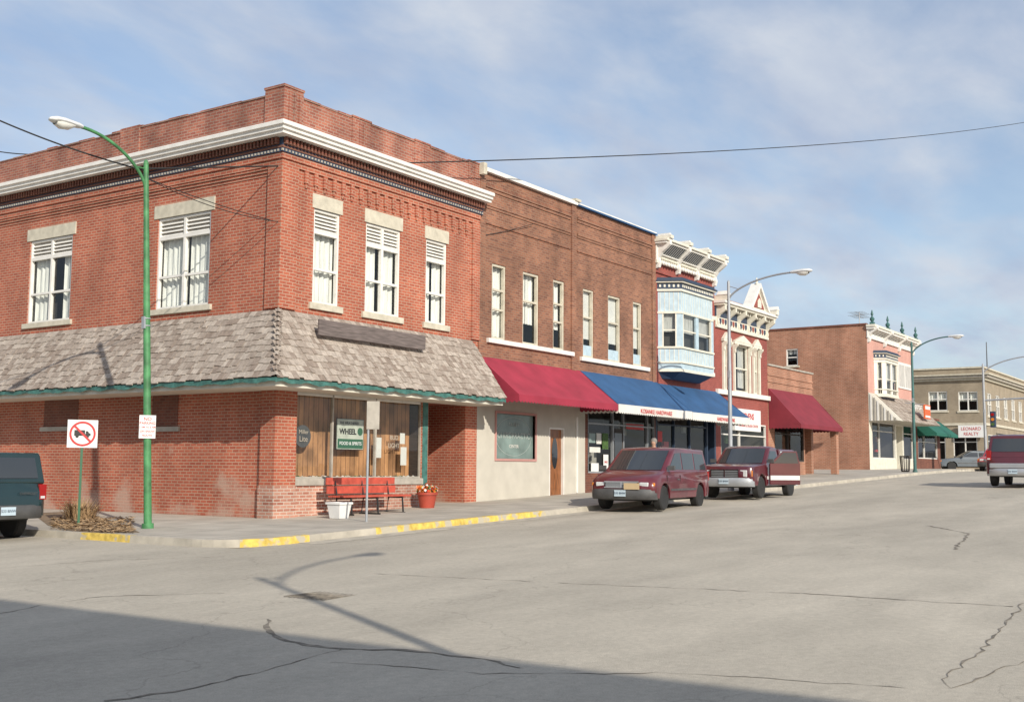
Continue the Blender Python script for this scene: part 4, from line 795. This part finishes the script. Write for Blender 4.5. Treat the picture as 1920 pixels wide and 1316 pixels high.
for i in range(1700):
    p=G(random.uniform(95,250),random.uniform(972,1000),0); s_=random.uniform(.015,.05); a=random.uniform(0,3.14); u=Vector((math.cos(a),math.sin(a),random.uniform(-.3,.3)))*s_*2; w=Vector((-math.sin(a),math.cos(a),random.uniform(-.5,.5)))*s_*.5; c=Vector((p.x,p.y,gz(p.x)+random.uniform(.01,.07)))
    if p.x<KX+.2: continue
    mb.quad(c-u,c+w,c+u,c-w,'dry_stalk')
o=mb.obj('dead_leaves',recalc=False); o['kind']='stuff'; o['label']='dried brown leaves scattered on the dirt patch'; o['category']='leaves'
# ================================================================ vehicles
def outline(top,zb,wx,r,wz_):
    pts=list(top)
    for x in sorted(wx): 
        for i in range(11):
            a=math.pi-math.pi*i/10; pts.append((x+r*math.cos(a),max(zb,wz_+r*math.sin(a)) if 0<i<10 else zb))
    return pts
def car(name,label,cat,loc,yaw,W,low,roof,wheels,wr_,paint,zb=.3,tumble=.13,sides=(),upaint=None,bumper='bumper_grey',group=None,front=None,rear=None,grille='bumper_grey',plates=(),stripe=None,gsurround=None):
    T=thing(name,label,cat,loc,group=group,rot=(0,0,yaw)); upaint=upaint or paint; hw=W/2
    prof=outline(low,zb,wheels,wr_*1.2,wr_); K=len(prof); zmid=max(p[1] for p in low)
    xF=max(p[0] for p in low); xR=min(p[0] for p in low); vs=[]
    stn=[(-1,.0),(-.97,.35),(-.90,.65),(-.75,.87),(-.4,1),(0,1.03),(.4,1),(.75,.87),(.90,.65),(.97,.35),(1,.0)]
    for sy_,k in stn:
        for x,z in prof:
            ex=0
            if x>xF-.45: ex=-.20*(1-k)*(x-(xF-.45))/.45
            if x<xR+.35: ex=.14*(1-k)*((xR+.35)-x)/.35
            zt=z-(.06*(1-k) if z>zmid-.26 else 0)+(.014*k if z>zmid-.22 else 0)
            yy=sy_*hw
            if abs(sy_)==1: yy=sy_*hw*(1-.03*max(0,(z-.65)/(zmid-.65))-.025*max(0,(.5-z)/.3))
            vs.append((x+ex,yy,zt))
    mb=MB(); n_=len(stn)
    mb.add(vs,[tuple(range(K)),tuple(range((n_-1)*K,n_*K))]+[(j*K+i,j*K+(i+1)%K,(j+1)*K+(i+1)%K,(j+1)*K+i) for j in range(n_-1) for i in range(K)],paint)
    mb.obj('body',T,world=False,bevel=.018,seg=2,smooth=True)
    (xb0,xt0,xt1,xb1),zbelt,zroof=roof
    wt=hw-tumble; wb_=hw-.035
    m_=MB(); vs=[]; zl=zbelt-.06; NL=6
    for j in range(NL+1):
        t=j/NL; z=zl+(zroof-zl)*t
        xa=xb0+(xt0-xb0)*t; xc_=xb1+(xt1-xb1)*t; w=wb_+(wt-wb_)*t
        bow=.11
        vs+=[(xa,-w,z),(xc_-bow,-w,z),(xc_-.015,-w*.5,z),(xc_,0,z),(xc_-.015,w*.5,z),(xc_-bow,w,z),(xa,w,z),(xa-.03,w*.5,z),(xa-.03,-w*.5,z)]
    k9=9; fs=[(j*k9+i,j*k9+(i+1)%k9,(j+1)*k9+(i+1)%k9,(j+1)*k9+i) for j in range(NL) for i in range(k9)]
    tp=len(vs); vs+=[(xt0+.15,-wt+.15,zroof+.04),(xt1-.25,-wt+.15,zroof+.04),(xt1-.2,0,zroof+.05),(xt1-.25,wt-.15,zroof+.04),(xt0+.15,wt-.15,zroof+.04),(xt0+.13,0,zroof+.052)]
    b_=NL*k9
    fs+=[(b_,b_+1,tp+1,tp),(b_+1,b_+2,tp+1),(b_+2,b_+3,tp+2,tp+1),(b_+3,b_+4,tp+3,tp+2),(b_+4,b_+5,tp+3),(b_+5,b_+6,tp+4,tp+3),(b_+6,b_+7,tp+4),(b_+7,b_+8,tp,tp+5,tp+4),(b_+8,b_,tp),(tp,tp+1,tp+2,tp+5),(tp+5,tp+2,tp+3,tp+4)]
    m_.add(vs,fs,upaint); m_.obj('cabin',T,world=False,bevel=.03,seg=3,smooth=True)
    def wy(z): return wb_+(wt-wb_)*(z-zl)/(zroof-zl)
    for s in (-1,1):
        for pl in sides:
            m_=MB(); m_.add([(x,s*(wy(z)+.006),z) for x,z in pl],[tuple(range(len(pl)))],'car_glass'); m_.obj('side_window',T,world=False,recalc=False)
    def endglass(xb,xt,sgn,nm,i0,i1):
        m_=MB(); f0,f1=i0,1-i1
        def q(t,s,bw): 
            x=xb+(xt-xb)*t; z=zl+(zroof-zl)*t; w=(wb_+(wt-wb_)*t)*s; return (x+sgn*.014-bw,w,z+.007)
        c0=[(-.86,.085 if sgn>0 else 0),(-.5,.015 if sgn>0 else .03),(0,0 if sgn>0 else .03),(.5,.015 if sgn>0 else .03),(.86,.085 if sgn>0 else 0)]
        vs=[q(f0,a,b) for a,b in c0]+[q(f1,a,b) for a,b in c0]
        m_.add(vs,[(i,i+1,i+6,i+5) for i in range(4)],'car_glass'); m_.obj(nm,T,world=False,recalc=False,smooth=True)
    endglass(xb1,xt1,1,'windshield',.14,.07); endglass(xb0-.0,xt0-.0,-1,'rear_window',.25,.14)
    xf,xr=xF,xR
    def bump(x0,sg,nm):
        m_=MB(); pts=[(-1,-.24),(-.96,-.13),(-.85,-.04),(-.5,.04),(0,.06),(.5,.04),(.85,-.04),(.96,-.13),(1,-.24)]; vs=[]
        for zz,ex in ((zb-.02,-.03),(zb+.04,.015),(zb+.12,.025),(zb+.2,.015),(zb+.25,-.015)):
            for a,e in pts: vs.append((x0+sg*(e+ex),a*hw*1.0,zz))
            vs+=[(x0-sg*.35,hw*.9,zz),(x0-sg*.35,-hw*.9,zz)]
        n=11; m_.add(vs,[(j*n+i,j*n+(i+1)%n,(j+1)*n+(i+1)%n,(j+1)*n+i) for j in range(4) for i in range(n)]+[tuple(range(n)),tuple(range(4*n,5*n))],bumper); m_.obj(nm,T,world=False,bevel=.008,smooth=True)
    bump(xf,1,'front_bumper'); bump(xr,-1,'rear_bumper')
    if front:
        gz0,gz1,hw0=front
        m_=MB(); m_.box(xf-.08,xf+.008,-hw*.5,hw*.5,gz0,gz1,grille)
        for i in range(4): z=gz0+(gz1-gz0)*(i+.5)/4; m_.box(xf+.008,xf+.016,-hw*.48,hw*.48,z-.009,z+.009,'galvanized')
        if gsurround: m_.box(xf-.02,xf+.022,-hw*.52,hw*.52,gz1,gz1+.025,gsurround); m_.box(xf-.02,xf+.022,-hw*.52,hw*.52,gz0-.025,gz0,gsurround); m_.box(xf-.02,xf+.022,-.02,.02,gz0,gz1,gsurround)
        m_.obj('grille',T,world=False)
        for s in (-1,1):
            m_=MB(); y0,y1=sorted((s*hw*.53,s*hw*.80)); m_.box(xf-.14,xf-.02,y0,y1,gz0+.01,gz1,'headlight'); m_.obj('headlight',T,world=False,bevel=.02)
            m_=MB(); y0,y1=sorted((s*hw*.81,s*hw*.965)); m_.box(xf-.3,xf-.10,y0,y1,gz0+.02,gz1-.01,'indicator'); m_.obj('indicator',T,world=False,bevel=.02)
    if rear:
        for s in (-1,1):
            m_=MB(); y0,y1=sorted((s*hw*.80,s*hw*.97)); m_.box(xr+.03,xr+.16,y0,y1,rear[0],rear[1],'taillight'); m_.box(xr+.026,xr+.03,y0+.03,y1-.03,rear[0]+.02,rear[0]+.07,'headlight'); m_.obj('tail_light',T,world=False,bevel=.01)
    for s in (-1,1):
        m_=MB(); xm=xb1-.34; y0,y1=sorted((s*(hw-.02),s*(hw+.17))); m_.box(xm-.04,xm+.05,y0,y1,zbelt+.03,zbelt+.15,'bumper_grey'); m_.box(xm-.045,xm-.04,y0+.03,y1-.02,zbelt+.05,zbelt+.13,'chrome'); m_.obj('wing_mirror',T,world=False,bevel=.02)
        for xs in (xb1-.25,xb1-1.25): m_=MB(); y0,y1=sorted((s*(hw-.04),s*(hw-.004))); m_.box(xs-.006,xs+.006,y0,y1,zb+.1,zbelt-.10,'sign_black'); m_.obj('door_seam',T,world=False)
        m_=MB(); y0,y1=sorted((s*(hw-.03),s*(hw+.012))); m_.box(xb1-1.18,xb1-1.0,y0,y1,zbelt-.22,zbelt-.19,'bumper_grey'); m_.obj('door_handle',T,world=False)
        m_=MB(); y0,y1=sorted((s*(hw-.02),s*(hw+.01))); m_.box(wheels[0]+wr_*1.3,wheels[1]-wr_*1.3,y0,y1,zb+.2,zb+(.30 if stripe else .25),stripe or bumper); m_.obj('side_moulding',T,world=False)
    first=None
    for x in wheels:
        for s in (-1,1):
            if first is None:
                m_=MB(); t=.11; m_.lathe([(wr_*.62,-t),(wr_*.9,-t),(wr_,-t*.7),(wr_,t*.7),(wr_*.9,t),(wr_*.62,t)],(0,0,0),'y','tyre',28); w=m_.obj('wheel',T,world=False,smooth=True)
                m_=MB(); m_.lathe([(wr_*.63,-t*.85),(wr_*.58,-t*1.0),(wr_*.5,-t*.55),(wr_*.25,-t*.6),(wr_*.2,-t*.95),(.01,-t*1.0)],(0,0,0),'y','rim',24)
                for i in range(8): a=2*math.pi*i/8; m_.lathe([(.028,-t*.62),(.028,-t*.66)],(wr_*.4*math.cos(a),0,wr_*.4*math.sin(a)),'y','tyre',8)
                rm=m_.obj('rim',w,world=False,smooth=True); first=(w,rm)
            else:
                w=first[0].copy(); rm=first[1].copy(); col.objects.link(w); col.objects.link(rm); rm.parent=w; w.parent=T
            w.location=(x,s*(hw-.13),wr_); w.rotation_euler=(0,0,0 if s<0 else math.pi)
    for sx,mt in plates:
        m_=MB(); x=(xf+.09) if sx>0 else (xr-.09); zz=zb+.12; a,b=sorted((x,x+sx*.01)); m_.box(a,b,-.155,.155,zz-.06,zz+.1,mt); po=m_.obj('licence_plate',T,world=False)
        text(po,'533 BNW',.075,(x+sx*.013,0,zz+.02),(math.radians(90),0,math.radians(90 if sx>0 else -90)),'navy_paint',world=False)
    m_=MB(); m_.box(xr+.3,xf-.3,-hw*.75,hw*.75,zb-.06,zb+.1,'sign_black'); m_.obj('underbody',T,world=False)
    return T
def road(x): return gz(x)-.12
low=[(2.16,.34),(2.22,.48),(2.22,.62),(2.17,.74),(2.02,.84),(1.7,.94),(1.40,1.01),(1.2,1.04),(-2.1,1.04),(-2.2,.9),(-2.24,.5),(-2.2,.32)]
VX,VY=9.25,-5.05
van=car('parked_minivan','dark red minivan with cardboard patch on grille parked at kerb','minivan',(VX,VY,road(VX)),math.radians(180+6),1.80,low,((-2.16,-1.98,.50,1.50),1.0,1.60),(-1.42,1.42),.32,'paint_maroon_dull',
 sides=([(1.06,1.05),(.42,1.48),(.02,1.50),(.02,1.05)],[(-.06,1.05),(-.06,1.50),(-.98,1.50),(-.98,1.05)],[(-1.06,1.05),(-1.06,1.50),(-1.85,1.48),(-1.98,1.05)]),front=(.60,.72,1),rear=(.75,1.0),group='vehicles parked along the kerb',plates=((1,'plate'),),grille='sign_black',gsurround='galvanized')
m_=MB(); m_.box(2.285,2.30,.10,.52,.54,.70,'plate_tan'); m_.obj('cardboard_patch',van,world=False)
low=[(2.32,.42),(2.36,.60),(2.36,.82),(2.30,.96),(2.1,1.01),(1.25,1.06),(1.1,1.07),(-.42,1.07),(-.46,1.07),(-2.35,1.07),(-2.4,.9),(-2.4,.42)]
PX,PY=15.95,-5.15
pk=car('parked_pickup','dark red pickup truck with white trim and open door at kerb','pickup truck',(PX,PY,road(PX)),math.radians(180+3),1.74,low,((-.42,-.30,.42,1.15),1.06,1.58),(-1.5,1.42),.34,'paint_maroon',zb=.38,
 sides=([(.82,1.10),(.38,1.47),(-.18,1.47),(-.24,1.10)],),front=(.64,.86,1),rear=(.75,1.0),group='vehicles parked along the kerb',plates=((1,'plate'),),bumper='galvanized',grille='sign_black',stripe='paint_white',gsurround='chrome')
m_=MB(); m_.add([(-2.36,-.84,1.06),(-.58,-.84,1.06),(-.58,.84,1.06),(-2.36,.84,1.06),(-2.2,-.74,1.54),(-.62,-.74,1.54),(-.62,.74,1.54),(-2.2,.74,1.54)],[(0,1,2,3),(4,5,6,7),(0,1,5,4),(1,2,6,5),(2,3,7,6),(3,0,4,7)],'paint_maroon'); tp=m_.obj('topper',pk,world=False,bevel=.04,seg=3)
for s in (-1,1):
    m_=MB(); m_.add([(x,s*yy,z) for x,yy,z in ((-2.16,.836,1.12),(-.66,.836,1.12),(-.66,.768,1.47),(-2.1,.768,1.47))],[(0,1,2,3)],'paint_white'); m_.obj('window_surround',tp,world=False,recalc=False)
    m_=MB(); m_.add([(x,s*yy,z) for x,yy,z in ((-2.07,.836,1.18),(-.74,.836,1.18),(-.74,.788,1.42),(-2.03,.788,1.42))],[(0,1,2,3)],'car_glass'); m_.obj('topper_window',tp,world=False,recalc=False)
    m_=MB(); y0,y1=sorted((s*.852,s*.878)); m_.box(-2.3,-1.98,y0,y1,.58,.70,'paint_white'); m_.obj('side_moulding',pk,world=False)
m_=MB(); m_.prism([(0,.42),(0,1.06),(-.45,1.46),(-.9,1.46),(-1.0,1.06),(-1.0,.42)],'y',-.04,.04,'paint_maroon'); dr=m_.obj('door',pk,world=False,bevel=.02,loc=(.85,.90,0),rot=(0,0,math.radians(-50)),label='open driver door')
for yy in (.046,-.046): m_=MB(); m_.add([(-.12,yy,1.08),(-.45,yy,1.41),(-.86,yy,1.41),(-.93,yy,1.08)],[(0,1,2,3)],'car_glass'); m_.obj('door_window',dr,world=False,recalc=False)
m_=MB(); m_.box(-.95,-.05,-.05,-.041,.5,1.0,'paint_white'); m_.obj('inner_door_panel',dr,world=False); m_=MB(); m_.box(-.98,-.02,.041,.05,.56,.70,'paint_white'); m_.obj('side_moulding',dr,world=False)
low=[(2.3,.42),(2.33,.8),(2.2,1.0),(1.2,1.12),(1.0,1.14),(-2.25,1.14),(-2.33,.9),(-2.33,.45)]
sv=car('suv','dark red sport utility vehicle driving away with silver bumper','suv',(27.9,-11.2,road(27.9)),math.radians(1),1.86,low,((-2.26,-1.95,.35,1.1),1.12,1.84),(-1.4,1.4),.37,'paint_maroon',zb=.40,
 sides=([(.78,1.18),(.3,1.68),(-.35,1.68),(-.35,1.18)],[(-.43,1.18),(-.43,1.68),(-1.15,1.68),(-1.15,1.18)],[(-1.23,1.18),(-1.23,1.68),(-1.80,1.68),(-2.0,1.18)]),rear=(.95,1.3),front=(.7,.95,1),bumper='paint_silver',plates=((-1,'plate'),))
m_=MB(); m_.box(-2.36,-2.26,-.8,.8,.66,.84,'paint_silver'); m_.obj('tailgate_trim',sv,world=False,bevel=.03)
for s in (-.62,.62): m_=MB(); m_.tube([(-1.8,s,1.93),(.1,s,1.93)],.02,'sign_black',8); m_.obj('roof_rail',sv,world=False)
lows=[(2.25,.34),(2.27,.6),(2.1,.76),(1.1,.90),(-1.5,.93),(-2.2,.88),(-2.27,.6),(-2.24,.34)]
def sedan(label,loc,yaw,paint): return car('parked_car',label,'car',loc,yaw,1.74,lows,((-1.75,-1.0,.1,1.0),.90,1.36),(-1.38,1.38),.31,paint,sides=([(.65,.95),(.08,1.26),(-.4,1.26),(-.4,.95)],[(-.46,.95),(-.46,1.26),(-.9,1.26),(-1.25,.95)]),front=(.58,.72,1),rear=(.62,.8),group='vehicles parked along the kerb')
sedan('bright red car parked at the far kerb',(54.5,-5.2,road(54.5)),math.radians(180),'paint_red')
sedan('grey sedan standing in the distant side street',(66,-.9,road(66)),math.radians(118),'paint_grey')
TX,TY=-6.0,3.6
low=[(2.5,.45),(2.52,.85),(2.4,1.02),(1.2,1.1),(1.0,1.12),(-2.45,1.12),(-2.52,.95),(-2.52,.48)]
tk=car('parked_pickup','dark green pickup truck with canopy, rear end by the kerb','pickup truck',(TX,TY,road(TX)),math.radians(90),1.82,low,((-.5,-.4,.45,1.1),1.1,1.68),(-1.55,1.5),.36,'paint_green',zb=.45,
 sides=([(.8,1.15),(.35,1.58),(-.3,1.58),(-.38,1.15)],),rear=(.8,1.1),front=(.7,.95,1),bumper='bumper_grey',plates=((-1,'plate'),),group='vehicles parked along the kerb')
m_=MB(); m_.add([(-2.46,-.88,1.10),(-.58,-.88,1.10),(-.58,.88,1.10),(-2.46,.88,1.10),(-2.38,-.78,1.72),(-.6,-.78,1.72),(-.6,.78,1.72),(-2.38,.78,1.72)],[(0,1,2,3),(4,5,6,7),(0,1,5,4),(1,2,6,5),(2,3,7,6),(3,0,4,7)],'paint_green'); tp=m_.obj('canopy',tk,world=False,bevel=.05,seg=3)
m_=MB(); m_.add([(-2.468,-.70,1.22),(-2.468,.70,1.22),(-2.412,.64,1.62),(-2.412,-.64,1.62)],[(0,1,2,3)],'car_glass'); m_.obj('canopy_window',tp,world=False,recalc=False)
text(tk,'CHEVROLET',.07,(-2.56,-.45,.92),(math.radians(90),0,math.radians(-90)),'bumper_grey',world=False)
# ================================================================ person
def person(x,y,yaw,label,sc=1.0):
    T=thing('person',label,'person',(x,y,gz(x)),rot=(0,0,yaw))
    J=[((0,0,.95),.13),((0,0,1.15),.12),((0,.0,1.38),.14),((0,0,1.5),.06),((0,.02,1.56),.055),((0,.03,1.64),.09),((0,.02,1.73),.075),
       ((.19,0,1.42),.06),((.25,.02,1.15),.045),((.24,.14,.92),.033),((.24,.18,.84),.03),((-.19,0,1.42),.06),((-.25,.02,1.15),.045),((-.24,.14,.92),.033),((-.24,.18,.84),.03),
       ((.1,0,.88),.09),((.11,.02,.5),.06),((.11,-.02,.09),.042),((.11,.13,.04),.038),((-.1,0,.88),.09),((-.11,.02,.5),.06),((-.11,-.02,.09),.042),((-.11,.13,.04),.038)]
    E=[(0,1),(1,2),(2,3),(3,4),(4,5),(5,6),(2,7),(7,8),(8,9),(9,10),(2,11),(11,12),(12,13),(13,14),(0,15),(15,16),(16,17),(17,18),(0,19),(19,20),(20,21),(21,22)]
    me=bpy.data.meshes.new('body'); me.from_pydata([j[0] for j in J],E,[]); o=bpy.data.objects.new('body',me); col.objects.link(o)
    o.modifiers.new('s','SKIN')
    for i,j in enumerate(J): me.skin_vertices[0].data[i].radius=(j[1],j[1])
    me.skin_vertices[0].data[0].use_root=True; o.modifiers.new('u','SUBSURF').levels=2
    bpy.context.view_layer.update(); m2=bpy.data.meshes.new_from_object(o.evaluated_get(bpy.context.evaluated_depsgraph_get())); bpy.data.objects.remove(o)
    m2.materials.clear()
    for k_ in ('skin','jacket','jeans','shoe'): m2.materials.append(M[k_])
    for p in m2.polygons:
        c=p.center; p.material_index=0 if (c.z>1.5 or (abs(c.x)>.19 and c.z<.91 and c.z>.7)) else 3 if c.z<.1 else 2 if c.z<.92 and abs(c.x)<.2 else 1; p.use_smooth=True
    o=bpy.data.objects.new('body',m2); col.objects.link(o); o.parent=T
    mb=MB(); mb.lathe([(.02,1.80),(.07,1.785),(.105,1.73),(.108,1.67),(.09,1.62)],(0,-.01,0),'z','hair',14); mb.obj('hair',T,world=False,smooth=True)
    mb=MB(); mb.add([(-.015,.12,1.62),(.015,.12,1.62),(0,.145,1.615),(0,.115,1.665)],[(0,1,2),(0,2,3),(1,2,3)],'skin'); mb.obj('nose',T,world=False)
    T.scale=(sc,)*3
    return T
px_=fx(1226,835,-2.4); person(px_,-2.4,math.radians(100),'grey haired person in dark jacket walking on the sidewalk',1.0)
xx=fx(1697,860,-3.2); T=thing('litter_bin','dark slatted litter bin near the kerb','litter bin',(xx,-3.2,gz(xx))); mb=MB()
for i in range(14): a=2*math.pi*i/14; mb.tube([(.20*math.cos(a),.20*math.sin(a),.05),(.25*math.cos(a),.25*math.sin(a),.8)],.02,'dark_wood',6)
mb.lathe([(.24,.0),(.2,.0),(.2,.06),(.24,.06)],(0,0,0),'z','dark_wood',16); mb.lathe([(.27,.76),(.27,.82),(.24,.82),(.24,.76)],(0,0,0),'z','dark_wood',16); mb.obj('basket',T,world=False)
fp=P(1851,690,1,4.0); T=thing('flagpole','slim dark mast on the roof of the tan building','mast',(fp.x,4,9)); mb=MB(); mb.tube([(0,0,0),(0,0,4.6)],[.07,.04],'bumper_grey',6); mb.obj('mast',T,world=False)
def cable(label,A,B,sag,r=.018,y=None):
    T=thing('overhead_cable',label,'cable',A,group='overhead cables'); mb=MB(); A=Vector(A);B=Vector(B); pts=[]
    for i in range(25): t=i/24; p=A.lerp(B,t)-A; p.z-=sag*4*t*(1-t); pts.append(p)
    mb.tube(pts,r,'cable_black',5); mb.obj('wire',T,world=False)
gx,gy=g0.x-.19,g0.y+.27
A=P(-60,200,0,-6.5); cable('thin black cable running to the lamp post',A,(gx,gy,7.45),.1)
cable('thin black cable crossing above the street',(gx,gy,7.5),tuple(P(2100,192,1,-9)),1.1)
cable('thin black cable running to the brick wall',(gx,gy,7.3),tuple(P(522,416,0,-.05)),.15,.01)
cable('thin black cable running along the brick wall',(gx,gy,7.3),tuple(P(1000,420,1,-.1)),.9,.01)
cable('thin black cable behind the parapet',tuple(P(-40,277,0,2.0)),tuple(P(60,290,0,2.0)),.05)
# ================================================================ light, sky, camera
el=math.radians(27); d=Vector((.487*math.cos(el),.873*math.cos(el),-math.sin(el)))
s=bpy.data.lights.new('sun','SUN'); s.energy=4.7; s.angle=math.radians(.5); s.color=(1,.925,.81); so_=bpy.data.objects.new('sun',s); col.objects.link(so_); so_.rotation_euler=d.to_track_quat('-Z','Y').to_euler(); so_.location=(-20,-40,40)
w=bpy.data.worlds.new('World'); scn.world=w; w.use_nodes=True; n=w.node_tree; bg=n.nodes['Background']; bg.inputs[1].default_value=.15
sk=N(n,'ShaderNodeTexSky',sky_type='NISHITA'); sk.sun_disc=False; sk.sun_elevation=el
az=math.atan2(-d.x,-d.y); sk.sun_rotation=az; sk.air_density=1.0; sk.dust_density=1.0; sk.ozone_density=1.5
tc=N(n,'ShaderNodeTexCoord'); sp=N(n,'ShaderNodeSeparateXYZ'); n.links.new(tc.outputs['Generated'],sp.inputs[0])
ad=N(n,'ShaderNodeMath',operation='ADD'); ad.inputs[1].default_value=.22; n.links.new(sp.outputs[2],ad.inputs[0])
dv=N(n,'ShaderNodeVectorMath',operation='DIVIDE'); cb=N(n,'ShaderNodeCombineXYZ')
for i in range(3): n.links.new(ad.outputs[0],cb.inputs[i])
n.links.new(tc.outputs['Generated'],dv.inputs[0]); n.links.new(cb.outputs[0],dv.inputs[1])
mp=N(n,'ShaderNodeMapping'); mp.inputs['Scale'].default_value=(1.0,1.7,0); mp.inputs['Rotation'].default_value=(0,0,math.radians(35)); mp.inputs['Location'].default_value=(2.3,1.1,0); n.links.new(dv.outputs[0],mp.inputs[0])
no=N(n,'ShaderNodeTexNoise'); no.inputs['Scale'].default_value=2.3; no.inputs['Detail'].default_value=11; no.inputs['Roughness'].default_value=.56; no.inputs['Distortion'].default_value=.2; n.links.new(mp.outputs[0],no.inputs['Vector'])
cr=N(n,'ShaderNodeValToRGB'); cr.color_ramp.elements[0].position=.36; cr.color_ramp.elements[0].color=(.30,.30,.30,1); cr.color_ramp.elements[1].position=.62; cr.color_ramp.elements[1].color=(.93,.93,.93,1); n.links.new(no.outputs['Fac'],cr.inputs[0])
no2=N(n,'ShaderNodeTexNoise'); no2.inputs['Scale'].default_value=3.1; no2.inputs['Detail'].default_value=6; n.links.new(mp.outputs[0],no2.inputs['Vector'])
cc=N(n,'ShaderNodeValToRGB'); cc.color_ramp.elements[0].position=.34; cc.color_ramp.elements[0].color=(.56,.65,.83,1); cc.color_ramp.elements[1].position=.66; cc.color_ramp.elements[1].color=(.78,.84,.94,1); n.links.new(no2.outputs['Fac'],cc.inputs[0])
sc=N(n,'ShaderNodeVectorMath',operation='SCALE'); sc.inputs['Scale'].default_value=5.5; n.links.new(cc.outputs[0],sc.inputs[0])
mx=N(n,'ShaderNodeMix',data_type='RGBA'); n.links.new(sc.outputs[0],mx.inputs[7]); n.links.new(cr.outputs[0],mx.inputs[0]); n.links.new(sk.outputs[0],mx.inputs[6]); n.links.new(mx.outputs[2],bg.inputs[0])
cd_=bpy.data.cameras.new('camera'); cam=bpy.data.objects.new('camera',cd_); col.objects.link(cam); cd_.sensor_width=36; cd_.lens=36*f/1920; cd_.clip_end=2000
m4=R.to_4x4(); m4.translation=C; cam.matrix_world=m4; scn.camera=cam
scn.view_settings.view_transform='Standard'; scn.view_settings.look='None'; scn.view_settings.exposure=0
